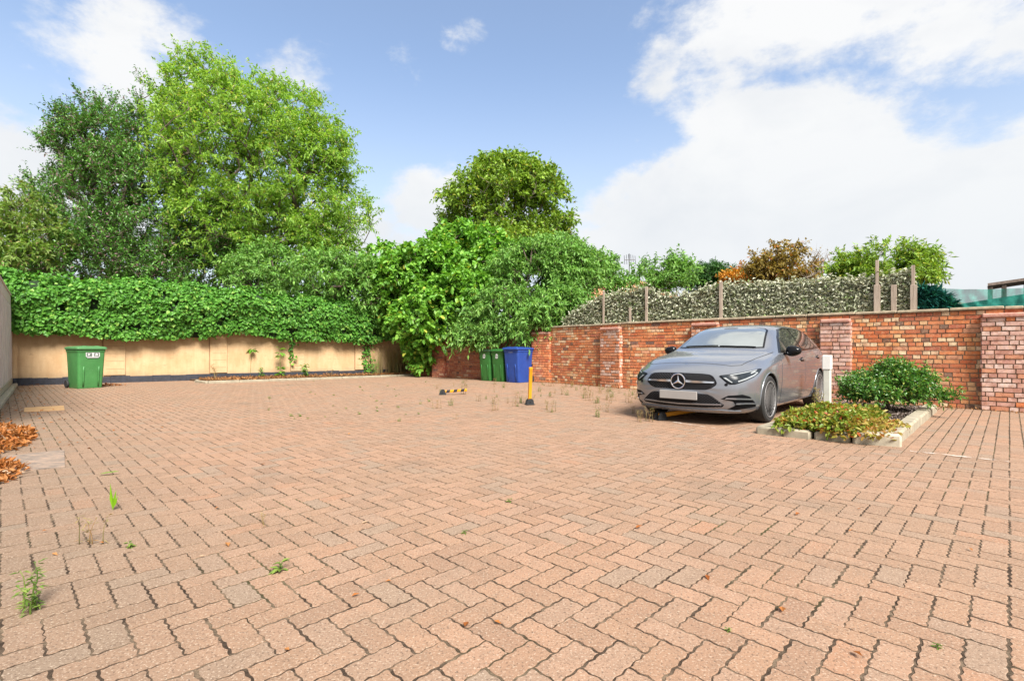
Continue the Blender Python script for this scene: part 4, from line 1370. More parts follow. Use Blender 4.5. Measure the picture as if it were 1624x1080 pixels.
def mound(name, mat, n, fn, size, seed, label=None, kind='stuff', W=.5, shape='leaf', flat=.5, fold=.2):
    r = np.random.default_rng(seed)
    P_ = fn(r, n)
    n = len(P_)
    A_ = rdir(r, n); A_[:, 2] = A_[:, 2] * flat + .02
    N_ = rdir(r, n) * flat + [0, 0, 1]
    sz = size * r.uniform(.6, 1.4, n)
    V, Fl = leaves(P_, A_, N_, sz, sz * W, shape, fold)
    o = mk(name, V, [Fl], M[mat])
    tag(o, label, None, None, kind)
    return o


def cover_fn(x0, x1, y0, y1, h, edge):
    def fn(r, n):
        x = r.uniform(x0, x1, n); y = r.uniform(y0, y1, n)
        e = np.minimum(np.minimum((x - x0) / edge, (x1 - x) / edge), np.minimum((y - y0) / edge, (y1 - y) / edge)).clip(0, 1)
        nz = np.array([noise.noise(Vector((a * 2.3, b_ * 2.3, 1))) for a, b_ in zip(x, y)])
        keep = e + nz * .7 > .22
        x, y, e, nz = x[keep], y[keep], e[keep], nz[keep]
        z = .02 + (h * (.5 + .5 * e) * (.75 + nz * .7)).clip(.02) * r.random(len(x)) ** .45 + .05 * (e > .35)
        w = np.array([CW(a, b_, c) for a, b_, c in zip(x, y, z)])
        return w
    return fn


mound('ground_cover', 'cover_leaf', 7600, cover_fn(-.28, 1.75, -2.12, -1.16, .25, .3), .055, 41, 'spreading yellow green and red ground cover plants spilling over the kerb', shape='round', flat=.8, W=.62)
mound('ground_cover', 'cover_red', 1900, cover_fn(-.34, 1.25, -2.5, -1.6, .13, .28), .05, 42, 'orange tinted ground cover at the front corner of the bed', shape='round', flat=.8, W=.62)


def flat_fn(poly_fn, h):
    def fn(r, n):
        out = []
        while len(out) < n:
            p = poly_fn(r); out.append((p[0], p[1], p[2] + r.random() * h))
        return np.array(out)
    return fn


mound('bark_mulch', 'bark_chip', 3200, flat_fn(lambda r: CW(r.uniform(.7, 3.9), r.uniform(-2.3, -1.15), .072), .02), .055, 43, 'dark bark mulch in the bed', W=.35, flat=.35)
mound('leaf_litter', 'brown_litter', 5200, flat_fn(lambda r: (lambda px, f: Vector((*(np.array(bedp(px, np.interp(px, [312, 330, 470, 575, 655], [606, 607.5, 602.5, 598.6, 595.5]))[:2]) * (1 - f) + (yw_p(px) + yn * .06) * f), .052)))(r.uniform(316, 650), r.random()), .05), .06, 44, 'brown fallen leaves along the back bed', flat=.5)


def pile_fn(c, rx, ry, h, rot=0.0):
    def fn(r, n):
        rad = r.random(n) ** .6; a = r.uniform(0, 2 * PI, n)
        x, y = rad * np.cos(a) * rx, rad * np.sin(a) * ry
        z = h * (1 - rad ** 1.3) * (.35 + .65 * r.random(n)) + .012
        cx, sx = math.cos(rot), math.sin(rot)
        return np.stack([c[0] + x * cx - y * sx, c[1] + x * sx + y * cx, z], 1)
    return fn


kr = math.atan2(KD[1], KD[0])
c = G(14, 697)
mound('leaf_pile', 'dry_leaf', 2600, pile_fn((c.x - .12, c.y), 1.15, .30, .13, kr), .062, 45, 'heap of dry orange leaves against the left kerb', flat=.7, W=.42)
c = G(2, 752)
mound('leaf_pile', 'dry_leaf', 700, pile_fn((c.x - .06, c.y), .5, .18, .09, kr), .055, 46, 'smaller heap of dry orange leaves nearer the camera', flat=.7, W=.42)
c = G(62, 610.5)
mound('leaf_pile', 'dry_leaf', 420, pile_fn((c.x, c.y + .15), 1.0, .16, .07, ya), .08, 47, 'dry leaves against the painted wall left of the bin', flat=.6, W=.42)
c = G(168, 612.5)
mound('leaf_pile', 'dry_leaf', 90, pile_fn((c.x, c.y + .1), .35, .12, .05, ya), .08, 48, 'dry leaves at the foot of the wall right of the bin', flat=.6, W=.42)
mound('scattered_leaves', 'dry_leaf', 260, flat_fn(lambda r: (lambda u_, w_: Vector((K0[0] + KD[0] * u_ + KN[0] * w_, K0[1] + KD[1] * u_ + KN[1] * w_, .008)))(r.uniform(.5, 13.5), r.exponential(.35) + .06), .006), .05, 49, 'single dry leaves along the left kerb', flat=.25, W=.45)
mound('scattered_leaves', 'dry_leaf', 26, flat_fn(lambda r: Vector((*G(r.uniform(60, 1560), r.uniform(640, 1040)).xy, .008)), .004), .04, 50, 'a few dry leaves lying on the paving', flat=.2, W=.5)
# debris at the foot of the brick wall
def foot_fn(r):
    i = r.integers(0, 6); t_ = r.random(); d, nn = wall_n(i); p = WALL[i] * (1 - t_) + WALL[i + 1] * t_ + nn * (abs(r.normal(0, .16)) + .02)
    return Vector((p[0], p[1], .006))
mound('wall_debris', 'brown_litter', 2600, flat_fn(foot_fn, .02), .04, 51, 'small dry debris along the foot of the brick wall', flat=.4)

# ================================================================== BINS
def plastic(name, c, var=.12):
    t = NT(name)
    f = t.noise(5, 4, .6, t.obj()); g = t.noise(60, 3, .6, t.obj())
    a = tuple(x * (1 - var) for x in c) + (1,); bb = tuple(min(1, x * (1 + var)) for x in c) + (1,)
    cc = t.ramp(f, [(.3, a), (.7, bb)])
    cc = t.mix(t.ramp(g, [(.62, 0), (.75, .25)]), cc, (.5, .5, .45, 1))
    return t.pbr(cc, .42, 0, .4, t.bump(g, .06, .003))


M['bin_green'] = plastic('green_bin_plastic', (.05, .185, .052))
M['bin_dkgreen'] = plastic('dark_green_bin_plastic', (.026, .125, .024))
M['bin_blue'] = plastic('blue_bin_plastic', (.016, .052, .245))
M['bin_dark'] = plastic('dark_lid_plastic', (.02, .045, .02))
M['rubber'] = simple('black_rubber', (.02, .02, .022), .8, var=.3, scale=15)
M['white_st'] = simple('sticker_white', (.46, .46, .45), .5, var=.04)
M['dark_st'] = simple('sticker_print', (.06, .08, .06), .5, var=.1)
M['grey_st'] = simple('sticker_grey_print', (.09, .105, .09), .5, var=.1)


def wheelie_bin(name, label, loc, rz, w, d, h, body, lid, sticker, group=None):
    """front of the bin faces local -y"""
    t = thing(name, label, 'bin', loc, rz, group)
    b = MB()
    rings = []
    for (z, sw, sd, oy) in ((.0, .87, .80, .02), (.03, .89, .82, .02), (.22, .91, .86, .015), (.60, .955, .93, .0), (.86, .985, .985, .0), (.865, 1.02, 1.02, .0), (.93, 1.03, 1.03, .0), (.935, 1.0, 1.0, 0)):
        rings.append([Vector((x, y + oy * d, z * h)) for x, y in rr(w * sw, d * sd, .055, 6)])
    b.loft(rings)
    b.build('body', body, t, autosmooth=35)
    # moulded front panel, set a little proud
    b = MB()
    fy = lambda z: -d / 2 * (.82 + (.985 - .82) * min(1, max(0, (z - .03) / .83)) ** .85) + .02 * d * max(0, 1 - z / .6)
    for xx in (-.27, .27):
        b.loft([[Vector((xx * w - .018, fy(z) - .004, z * h)), Vector((xx * w + .018, fy(z) - .004, z * h)), Vector((xx * w + .012, fy(z) - .0125, z * h)), Vector((xx * w - .012, fy(z) - .0125, z * h))] for z in (.04, .2, .4, .52)])
    b.build('front_rib', body, t, True)
    # lid: overhanging, slightly domed, with side skirts and handles at the back
    b = MB()
    L = []
    for (z, s, yy) in ((.925, 1.06, 0), (.935, 1.10, 0), (.975, 1.09, 0), (.99, .98, 0), (1.0, .80, 0), (1.008, .5, 0)):
        L.append([Vector((x, y - .012, z * h)) for x, y in rr(w * s, d * (s + .0), .05, 6)])
    b.loft(L)
    for sx in (-.22, .22):
        b.box((sx * w, -d * .38, 1.004 * h), (.10, .07, .018), .006)
    b.build('lid', lid, t, autosmooth=35)
    b = MB(); b.tube([(-w * .42, d * .60, .955 * h), (w * .42, d * .60, .955 * h)], .016, 8)
    for sx in (-1, -.35, .35, 1): b.box((sx * w * .40, d * .54, .955 * h), (.025, .10, .05), .006)
    b.build('handle', body, t, True)
    b = MB(); b.tube([(-w * .5, d * .40, .1), (w * .5, d * .40, .1)], .012, 8); b.build('axle', M['rubber'], t, True)
    for sx in (-1, 1):
        b = MB(); mt = Matrix.Translation((sx * (w * .44 + .03), d * .43, .10)) @ Matrix.Rotation(R(90), 4, 'Y')
        b.lathe([(.0, -.022), (.06, -.022), (.095, -.022), (.1, -.014), (.1, .014), (.095, .022), (.06, .022), (0, .022)], 24, 0, mt)
        b.build('wheel', M['rubber'], t, autosmooth=40)
    if sticker:
        zc = .80 if sticker == 'double' else .80
        sl = math.atan2(fy(.9) - fy(.7), .2 * h)
        T = Matrix.Translation((.02 if sticker == 'double' else 0, fy(zc) - .006, zc * h)) @ Matrix.Rotation(R(90) - sl * -1, 4, 'X')
        if sticker == 'double':
            st = MB(); st.prism(rr(.30, .115, .006, 3), -.001, .0015, 0, T); st.prism([(x, y - .065) for x, y in rr(.24, .035, .005, 3)], -.001, .0014, 0, T)
            so = st.build('sticker', M['white_st'], t)
            pr = MB()
            pr.prism([(x - .075, y) for x, y in rr(.115, .095, .005, 3)], .0016, .0024, 0, T)
            pr.prism([(x + .078, y) for x, y in rr(.105, .095, .005, 3)], .0016, .0024, 0, T)
            for k in range(7): pr.prism([(x - .09 + k * .03, y - .067) for x, y in rr(.018, .012, .003, 2)], .0016, .0024, 0, T)
            pr.build('sticker_print', M['grey_st'], so)
            ic = MB()
            # pictograms: a figure dropping litter, and a leaf
            ic.prism([(-.112, -.035), (-.102, .03), (-.092, .038), (-.083, .02), (-.072, .036), (-.062, .03), (-.072, 0), (-.066, -.03), (-.085, -.018)], .0026, .0032, 0, T)
            ic.prism([(x - .066, y + .022) for x, y in rr(.02, .02, .007, 3)], .0025, .0031, 0, T)
            ic.build('pictogram', M['white_st'], so); ic = MB()
            ic.prism([(.05, -.03), (.052, .008), (.066, .034), (.082, .04), (.102, .022), (.108, -.008), (.098, -.034), (.082, -.01), (.072, -.036)], .0026, .0032, 0, T)
            ic.build('pictogram', M['white_st'], so)
        elif sticker == 'single':
            st = MB(); st.prism([(-.05, .0), (-.03, .09), (-.012, .07), (.0, .10), (.02, .05), (.05, .03), (.055, -.0)], -.001, .0016, 0, T)
            for yy, ww in ((-.025, .12), (-.055, .11), (-.082, .09)): st.prism([(x, y + yy) for x, y in rr(ww, .020, .004, 3)], -.001, .0016, 0, T)
            st.build('sticker', M['white_st'], t)
        elif sticker == 'line':
            st = MB()
            for k in range(8): st.prism([(x - .07 + k * .02, y + .06) for x, y in rr(.013, .020 if k % 3 else .028, .003, 2)], -.001, .0016, 0, T)
            st.build('lettering', M['white_st'], t)
    return t


gb = G(136, 617)
wheelie_bin('wheeled_bin', 'bright green wheeled bin with a white pictogram sticker standing alone before the painted wall', (-.845 * 13.35, 13.35, .004), R(-30 + 90), .60, .74, 1.09, M['bin_green'], plastic('bright_green_lid', (.075, .21, .078)), 'double')
wn_ = math.atan2(-.75, -.66)
for (nm, lb, x, y, w, d, h, bo, li, st) in (
        ('wheeled_bin', 'dark green wheeled bin, leftmost of the three bins under the bushes', -.72, 16.50, .50, .56, 1.02, 'bin_dkgreen', 'bin_dark', 'single'),
        ('wheeled_bin', 'dark green wheeled bin in the middle, between its green twin and the blue bin', -.30, 16.12, .50, .56, 1.02, 'bin_dkgreen', 'bin_dkgreen', 'single'),
        ('wheeled_bin', 'blue wheeled bin under the bushes at the pier', .20, 15.70, .60, .74, 1.08, 'bin_blue', 'bin_blue', 'line')):
    wheelie_bin(nm, lb, (x, y, .004), wn_ + R(90), w, d, h, M[bo], M[li], st, 'bins before the dark brick corner')

# ================================================================== PARKING POSTS
def m_stripe(name, dark):
    t = NT(name)
    f = t.noise(12, 5, .7, t.obj())
    y = t.ramp(f, [(.3, (.54, .225, .008)), (.7, (.62, .275, .012))])
    y = t.mix(t.ramp(t.noise(30, 4, .7, t.obj()), [(.62, 0), (.72, .6)]), y, (.3, .2, .08, 1))
    if dark:
        sp_ = t.n('ShaderNodeSeparateXYZ'); t.l(t.obj(), sp_.inputs[0])
        w = t.math('FRACT', t.math('ADD', t.math('MULTIPLY', sp_.outputs[2], 6.2), t.math('MULTIPLY', sp_.outputs[0], 3)))
        y = t.mix(t.ramp(w, [(.49, 0), (.51, 1)]), y, (.02, .02, .025, 1))
    return t.pbr(y, .45, 0, .4)


M['yellow'] = m_stripe('yellow_post_paint', False)
M['striped'] = m_stripe('striped_post_paint', True)
M['castiron'] = simple('black_cast_iron', (.025, .027, .03), .55, .4, var=.3, scale=20)


def fold_post(name, label, loc, rz, angle, mat, length=.62, rad=.029):
    """hinged parking post: base plate with two ears and a square-capped tube; angle 90 = upright"""
    t = thing(name, label, 'bollard', loc, rz)
    b = MB(); b.box((0, 0, .008), (.16, .13, .014), .003)
    b.build('base_plate', M['castiron'], t)
    for sy in (-1, 1):
        b = MB()
        ear = [(-.07, 0), (.07, 0), (.06, .06), (.035, .095), (-.01, .10), (-.045, .08), (-.065, .04)]
        mt = Matrix.Translation((0, sy * (rad + .014), .015)) @ Matrix.Rotation(R(90), 4, 'X')
        b.prism(ear, -.007, .007, 0, mt); b.build('hinge_ear', M['castiron'], t)
    b = MB(); b.tube([(0, -rad - .03, .06), (0, rad + .03, .06)], .011, 8); b.build('hinge_pin', M['castiron'], t, True)
    b = MB()
    b.loft([[Vector((x, y, z)) for x, y in rr(2 * rad * s, 2 * rad * s, .008, 3)] for z, s in ((-.02, 1), (length - .05, 1), (length - .045, 1.12), (length - .008, 1.12), (length, .9))])
    o = b.build('post', mat, t, autosmooth=35)
    o.location = (0, 0, .062); o.rotation_euler = (0, R(90 - angle), 0)
    return t


c = G(840, 642)
fold_post('parking_post', 'upright yellow fold down parking post standing on the paving before the blue bin', (c.x, c.y, .004), R(15), 88, M['yellow'])
c = G(702, 626)
fold_post('parking_post', 'folded black and yellow striped parking post lying flat left of the upright one', (c.x, c.y, .004), R(8), 4, M['striped'], .54)
c = G(1048, 666)
fold_post('parking_post', 'folded yellow parking post lying under the front bumper of the car', (c.x, c.y, .004), R(17), 6, M['yellow'], .58)

# ================================================================== WHITE POST IN THE BED
wp = CW(2.3, -1.27)
t = thing('marker_post', 'white square marker post with a pale cap box in the bed behind the car wheel', 'post', (wp.x, wp.y, .07), CAR_A)
M['post_white'] = simple('post_white', (.50, .49, .43), .6, var=.1, scale=5)
M['box_white'] = simple('box_white', (.64, .63, .60), .5, var=.04)
M['post_edge'] = simple('post_shade_plastic', (.42, .46, .42), .6, var=.15, scale=5)
b = MB(); b.box((0, 0, .31), (.095, .095, .66), .01); b.build('post', M['post_white'], t)
b = MB(); b.box((0, 0, .74), (.115, .115, .215), .008); b.build('cap_box', M['box_white'], t)

# ================================================================== SLABS ON THE LEFT
def slab(label, pts, mat):
    b = MB(); c_ = sum(pts, Vector()) / len(pts)
    b.prism([(p.x, p.y) for p in pts], -.03, .007)
    o = b.build('cover_slab', mat); tag(o, label, 'slab'); return o


def m_slab():
    t = NT('stained_stone')
    f = t.noise(6, 5, .7, t.scalev(t.obj(), (1, 3, 1)), .4); g = t.noise(40, 4, .7)
    c_ = t.ramp(f, [(.3, (.10, .085, .075)), (.5, (.22, .17, .135)), (.7, (.36, .24, .17))])
    c_ = t.mix(t.ramp(g, [(.6, 0), (.75, .5)]), c_, (.4, .34, .28, 1))
    return t.pbr(c_, .9, 0, .2, t.bump(g, .4, .004))


M['slab'] = m_slab()
slab('stained grey and brown stone slab let into the paving beside the nearer leaf heap', [G(8, 724), G(102, 714), G(103, 741), G(24, 748)], M['slab'])
slab('narrow tan timber board let into the paving near the green bin', [G(39, 647), G(101, 643.5), G(102.5, 650.5), G(38, 653.5)], simple('tan_board', (.40, .24, .11), .8, var=.25, scale=8))

# ================================================================== WEEDS IN THE PAVING
def weed_at(proto, px, py, s, rz, label, group):
    r0 = proto if not proto.get('_used') else proto.copy()
    if proto.get('_used'):
        COL.objects.link(r0)
        for ch in proto.children:
            q = ch.copy(); COL.objects.link(q); q.parent = r0
    else:
        proto['_used'] = 1
    v = G(px, py)
    r0.location = (v.x, v.y, .0); r0.rotation_euler = (0, 0, rz); r0.scale = (s, s, s)
    r0['label'] = label; r0['group'] = group
    return r0


P0 = (0, 0, 0)
protoA = leafy_plant('weed', 'x', P0, .16, [(.1, .02, 6), (.3, .02, 5), (.5, .02, 5), (.7, .02, 5), (.95, .015, 4)], .03, .3, 'weed_leaf', 60, nst=4, cat='weed', stem_r=.003)
protoB = leafy_plant('weed', 'x', P0, .26, [(.1, .03, 3), (.5, .02, 3), (.8, .02, 4), (.97, .02, 4)], .032, .3, 'dry_weed', 61, nst=4, cat='weed', stem_r=.0035)
protoC = leafy_plant('weed', 'x', P0, .05, [(.2, .02, 9), (.8, .02, 6)], .05, .42, 'weed_leaf', 62, nst=1, cat='weed', stem_r=.003)
rw = random.Random(77)
# the weeds one can point to
weed_at(protoC, 445, 905, .9, 0, 'small dark green rosette weed in a joint of the near paving, left of centre', 'weeds in the near paving')
weed_at(protoA, 62, 962, 1.15, 1, 'largest foreground weed, upright with fine leaves at the lower left edge', 'weeds in the near paving')
weed_at(protoB, 150, 862, .75, 2, 'straggly dry weed with forked stems left of the near rosette', 'weeds in the near paving')
weed_at(protoC, 205, 868, .55, 3, 'tiny two leaved green weed right of the straggly dry weed', 'weeds in the near paving')
weed_at(protoC, 1487, 1028, .35, 4, 'speck of green weed in a joint near the lower right corner', 'weeds in the near paving')
weed_at(protoC, 1155, 1001, .28, 4, 'speck of green weed in a joint at the lower right of centre', 'weeds in the near paving')
weed_at(protoC, 808, 796, .5, 5, 'tiny green weed in the middle of the paving', 'weeds in the near paving')
weed_at(protoC, 737, 846, .4, 5, 'tiny green weed in the paving just below the middle one', 'weeds in the near paving')
weed_at(protoB, 418, 832, .35, 1, 'short thin dry weed in a joint above the near rosette', 'weeds in the near paving')
gA = 'dry weeds in the paving before the brick wall'
lA = 'small dry brown weed among many in the paving before the brick wall'
lB = 'small green weed among many in the paving before the brick wall'
for i in range(90):
    px = rw.uniform(690, 1030); py = 607 + abs(rw.gauss(0, 1)) * 24 + max(0, (px - 860) * .055)
    if py > 690: continue
    dry = rw.random() < .68
    weed_at(protoB if dry else protoA, px, py, rw.uniform(.35, 1.0), rw.uniform(0, 6.3), lA if dry else lB, gA)
gC = 'tufts of low weed dotted about the far paving'
lC = 'tiny dark weed tuft dotted in the far paving left of the folded striped post'
for i in range(46):
    px = rw.uniform(420, 690); py = rw.uniform(604, 668)
    weed_at(protoC, px, py, rw.uniform(.3, .8), rw.uniform(0, 6.3), lC, gC)
for (px, py, s) in ((1028, 668, 1.0), (1036, 660, .8), (1085, 662, .5), (1020, 664, .7)):
    weed_at(protoB, px, py, s, px, 'pale dry weed beside the folded post under the bumper', 'dry weeds at the bumper')
t = leafy_plant('seed_head_plant', 'pale dry seed head plant at the kerb left of the white post', tuple(CW(2.05, -1.2, .07)), .36, [(.5, .04, 5), (.8, .05, 7), (.97, .05, 8)], .05, .35, 'grass_straw', 63, nst=5, cat='plant', stem_r=.003)
# bright blade shoot
v = G(179, 809)
t = thing('green_shoot', 'bright lime green upright blade shoot growing from a joint at the left', 'plant', (v.x, v.y, 0))
r5 = np.random.default_rng(3)
Vb, Fb = leaves(np.array([[0, 0, 0], [.0, 0, 0], [0.01, 0, 0.02]]), np.array([[-.10, 0, 1], [.12, .05, 1], [.25, 0, .9]]), np.array([[0, -1, .15], [.1, -1, .1], [0, -1, .2]], float), np.array([.17, .13, .075]), np.array([.022, .02, .014]), 'leaf', .15)
mk('blade', Vb, [Fb], M['bright_blade'], t)
v = G(171, 754)
t = thing('fallen_leaf', 'long green leaf lying flat on the paving behind the lime shoot', 'leaf', (v.x, v.y, .012))
Vb, Fb = leaves(np.array([[-.07, 0, 0]]), np.array([[1, .15, .12]], float), np.array([[0, -.2, 1]], float), np.array([.15]), np.array([.03]), 'round', .12)
mk('blade', Vb, [Fb], M['weed_leaf'], t)

# ================================================================== CAR
def m_paint():
    t = NT('matte_grey_paint')
    f = t.noise(220, 2, .5, t.obj())
    c_ = t.ramp(f, [(.3, (.215, .225, .248)), (.7, (.25, .262, .288))])
    return t.pbr(c_, .24, .62, .5, coat=.8)


M['paint'] = m_paint()
M['gloss_black'] = simple('gloss_black_trim', (.006, .006, .007), .12, 0, .22, var=.0)
M['satin_black'] = simple('satin_black_trim', (.005, .005, .006), .55, 0, .10, var=.1)
M['chrome'] = simple('chrome_trim', (.72, .72, .74), .16, 1.0, var=.02)
M['arch'] = simple('wheel_arch_liner', (.012, .012, .012), .9, var=.1)
M['tyre'] = simple('tyre_rubber', (.018, .0175, .017), .78, var=.3, scale=30)
M['alloy_dark'] = simple('dark_alloy', (.008, .008, .009), .5, 0, .12, var=.05)
M['alloy_cut'] = simple('machined_alloy', (.20, .195, .195), .4, .2, var=.04)
M['brake'] = simple('brake_disc', (.04, .036, .034), .6, .2, var=.2, scale=30)
M['plate'] = simple('plain_plate', (.28, .265, .25), .5, var=.05, scale=5)
M['lamp_glass'] = simple('lamp_glass', (.02, .025, .03), .22, 0, .12, var=.3, scale=16)
M['lamp_light'] = simple('lamp_reflector', (.26, .28, .29), .4, 0, var=.1)
M['tail_red'] = simple('tail_lamp_red', (.22, .008, .008), .12, var=.1)


def m_glass(name, c_, rough, metal):
    t = NT(name)
    f = t.noise(1.6, 3, .5, t.obj())
    return t.pbr(t.ramp(f, [(.35, tuple(x * .8 for x in c_)), (.65, c_)]), rough, metal, .8, coat=.6)


M['screen_glass'] = m_glass('windscreen_glass', (.52, .56, .55), .05, .8)
M['side_glass'] = m_glass('side_glass', (.05, .055, .05), .03, .35)


def m_grille():
    t = NT('diamond_grille')
    sp_ = t.n('ShaderNodeSeparateXYZ'); t.l(t.obj(), sp_.inputs[0])
    a = t.math('SINE', t.math('MULTIPLY', sp_.outputs[1], 150.0)); b_ = t.math('SINE', t.math('MULTIPLY', sp_.outputs[2], 190.0))
    f = t.math('MULTIPLY', a, b_)
    c_ = t.ramp(f, [(.35, (.003, .003, .0035)), (.6, (.07, .07, .075))])
    return t.pbr(c_, .6, 0, .06)


M['grille'] = m_grille()

car = thing('parked_car', 'matte grey hatchback parked nose out with its tail to the brick wall', 'car', tuple(CAR_O), CAR_A)


def planx(y):
    return float(np.interp(abs(y), [0, .3, .5, .65, .74, .80, .84, .88], [0, .010, .04, .095, .16, .245, .35, .55]))


def ring(y, z, x):
    if callable(x): xs_ = [x(a, b_) for a, b_ in zip(y, z)]
    elif isinstance(x, (int, float)): xs_ = [x] * len(y)
    else: xs_ = x
    xs_ = [a - .075 * (1 - min(1, max(0, a / .62))) for a in xs_]
    h = [Vector((a, b_, c_)) for a, b_, c_ in zip(xs_, y, z)]
    return h + [Vector((v.x, -v.y, v.z)) for v in reversed(h[1:-1])]


def fprof(z): return float(np.interp(z, [.15, .20, .30, .47, .59, .67, .74], [.10, .05, .02, 0, .015, .05, .11]))


rings = [
    ring([0, .22, .36, .40, .41, .41, .39, .30, .20, .1, 0], [.40, .40, .41, .45, .50, .55, .59, .60, .605, .605, .605], lambda y, z: planx(y) + fprof(z)),
    ring([0, .40, .62, .68, .70, .69, .66, .54, .40, .2, 0], [.24, .24, .255, .37, .50, .595, .65, .672, .683, .688, .690], lambda y, z: planx(y) + fprof(z)),
    ring([0, .44, .68, .755, .775, .765, .735, .60, .44, .22, 0], [.175, .175, .19, .35, .50, .61, .68, .71, .725, .733, .735], lambda y, z: planx(y) + fprof(z) + .01),
    ring([0, .50, .83, .865, .868, .847, .785, .66, .48, .24, 0], [.15, .15, .15, .36, .53, .66, .74, .78, .802, .813, .817], [.20, .22, .40, .43, .45, .46, .44, .38, .31, .27, .26]),
    ring([0, .6, .865, .885, .89, .88, .825, .70, .5, .25, 0], [.145, .145, .145, .38, .57, .735, .825, .862, .884, .894, .897], [.60, .60, .62, .62, .63, .63, .62, .60, .56, .54, .53]),
    ring([0, .62, .82, .885, .898, .890, .840, .715, .5, .25, 0], [.16, .16, .2, .40, .60, .775, .872, .912, .936, .947, .950], .92),
    ring([0, .62, .83, .885, .896, .888, .850, .735, .52, .25, 0], [.16, .16, .2, .41, .61, .80, .905, .950, .972, .985, .988], [1.22, 1.22, 1.22, 1.22, 1.22, 1.22, 1.22, 1.18, 1.12, 1.08, 1.07]),
    ring([0, .62, .83, .882, .894, .886, .852, .735, .56, .27, 0], [.16, .16, .2, .41, .62, .81, .925, .985, 1.005, 1.012, 1.015], [1.48, 1.48, 1.48, 1.48, 1.48, 1.48, 1.46, 1.36, 1.28, 1.22, 1.20]),
    ring([0, .62, .83, .882, .894, .886, .858, .690, .54, .27, 0], [.16, .16, .2, .41, .62, .82, .940, 1.175, 1.205, 1.215, 1.218], [1.80, 1.80, 1.80, 1.80, 1.80, 1.80, 1.78, 1.70, 1.62, 1.57, 1.55]),
    ring([0, .62, .83, .882, .894, .887, .860, .615, .49, .25, 0], [.16, .16, .2, .41, .62, .825, .950, 1.350, 1.392, 1.408, 1.412], [2.2, 2.2, 2.2, 2.2, 2.2, 2.2, 2.18, 2.12, 2.03, 1.97, 1.95]),
    ring([0, .62, .83, .882, .894, .888, .862, .605, .48, .25, 0], [.16, .16, .2, .41, .62, .835, .965, 1.378, 1.418, 1.434, 1.438], 2.65),
    ring([0, .62, .83, .884, .896, .890, .862, .612, .475, .245, 0], [.16, .16, .2, .41, .63, .85, .985, 1.376, 1.418, 1.434, 1.438], 3.25),
    ring([0, .60, .82, .885, .897, .888, .852, .612, .465, .24, 0], [.18, .18, .22, .42, .64, .86, 1.005, 1.338, 1.392, 1.412, 1.416], 3.75),
    ring([0, .56, .79, .86, .875, .862, .825, .605, .46, .235, 0], [.20, .20, .24, .43, .64, .86, 1.00, 1.235, 1.325, 1.355, 1.36], 4.08),
    ring([0, .52, .74, .80, .82, .80, .76, .60, .44, .22, 0], [.22, .22, .26, .43, .63, .82, .94, 1.03, 1.07, 1.09, 1.095], 4.30),
    ring([0, .48, .66, .70, .72, .70, .64, .50, .36, .18, 0], [.26, .26, .30, .44, .60, .74, .82, .86, .88, .885, .89], 4.38),
    ring([0, .24, .34, .37, .38, .37, .34, .26, .18, .09, 0], [.40, .40, .42, .48, .56, .64, .68, .70, .71, .712, .714], 4.42)]
b = MB(); b.loft(rings)
me_o = b.build('body_cage', M['paint'])
cr_ = me_o.data.attributes.new('crease_edge', 'FLOAT', 'EDGE')
for e in me_o.data.edges:
    a, c_ = sorted(e.vertices)
    if c_ - a == 20:
        k, i_ = a % 20, a // 20
        k = min(k, 20 - k)
        if k == 5 and 4 <= i_ <= 12: cr_.data[e.index].value = .75
        if k == 7 and 3 <= i_ <= 6: cr_.data[e.index].value = .55
        if k == 2 and 4 <= i_ <= 12: cr_.data[e.index].value = .5
        if k == 7 and 7 <= i_ <= 12: cr_.data[e.index].value = .3
ss = me_o.modifiers.new('s', 'SUBSURF'); ss.levels = 3; ss.render_levels = 3
dg = bpy.context.evaluated_depsgraph_get(); dg.update()
ev = me_o.evaluated_get(dg)
bm0 = bmesh.new(); bm0.from_mesh(ev.to_mesh()); bmesh.ops.recalc_face_normals(bm0, faces=bm0.faces)
bvh = BVHTree.FromBMesh(bm0)
WHEELS = [(.885, .325), (3.614, .325)]
cut = MB()
for (wx_, wz_) in WHEELS:
    for s in (-1, 1):
        mt = Matrix.Translation((wx_, s * .86, wz_ + .008)) @ Matrix.Rotation(R(90), 4, 'X')
        cut.lathe([(0, -.30), (.350, -.30), (.350, .30), (0, .30)], 64, 0, mt)
cut_o = cut.build('cutter', M['arch'])
bo = me_o.modifiers.new('b', 'BOOLEAN'); bo.operation = 'DIFFERENCE'; bo.object = cut_o; bo.solver = 'EXACT'
try: bo.material_mode = 'TRANSFER'
except Exception: pass
dg.update(); dg = bpy.context.evaluated_depsgraph_get(); dg.update()
bme = bpy.data.meshes.new_from_object(me_o.evaluated_get(dg))
bm1 = bmesh.new(); bm1.from_mesh(bme)
for e in bm1.edges:
    e.smooth = not (len(e.link_faces) == 2 and e.calc_face_angle(0) > R(32))
for f in bm1.faces: f.smooth = True
bm1.to_mesh(bme); bm1.free()
bpy.data.objects.remove(me_o); bpy.data.objects.remove(cut_o)
body = bpy.data.objects.new('body', bme); COL.objects.link(body); body.parent = car
if len(bme.materials) < 2: bme.materials.append(M['arch'])

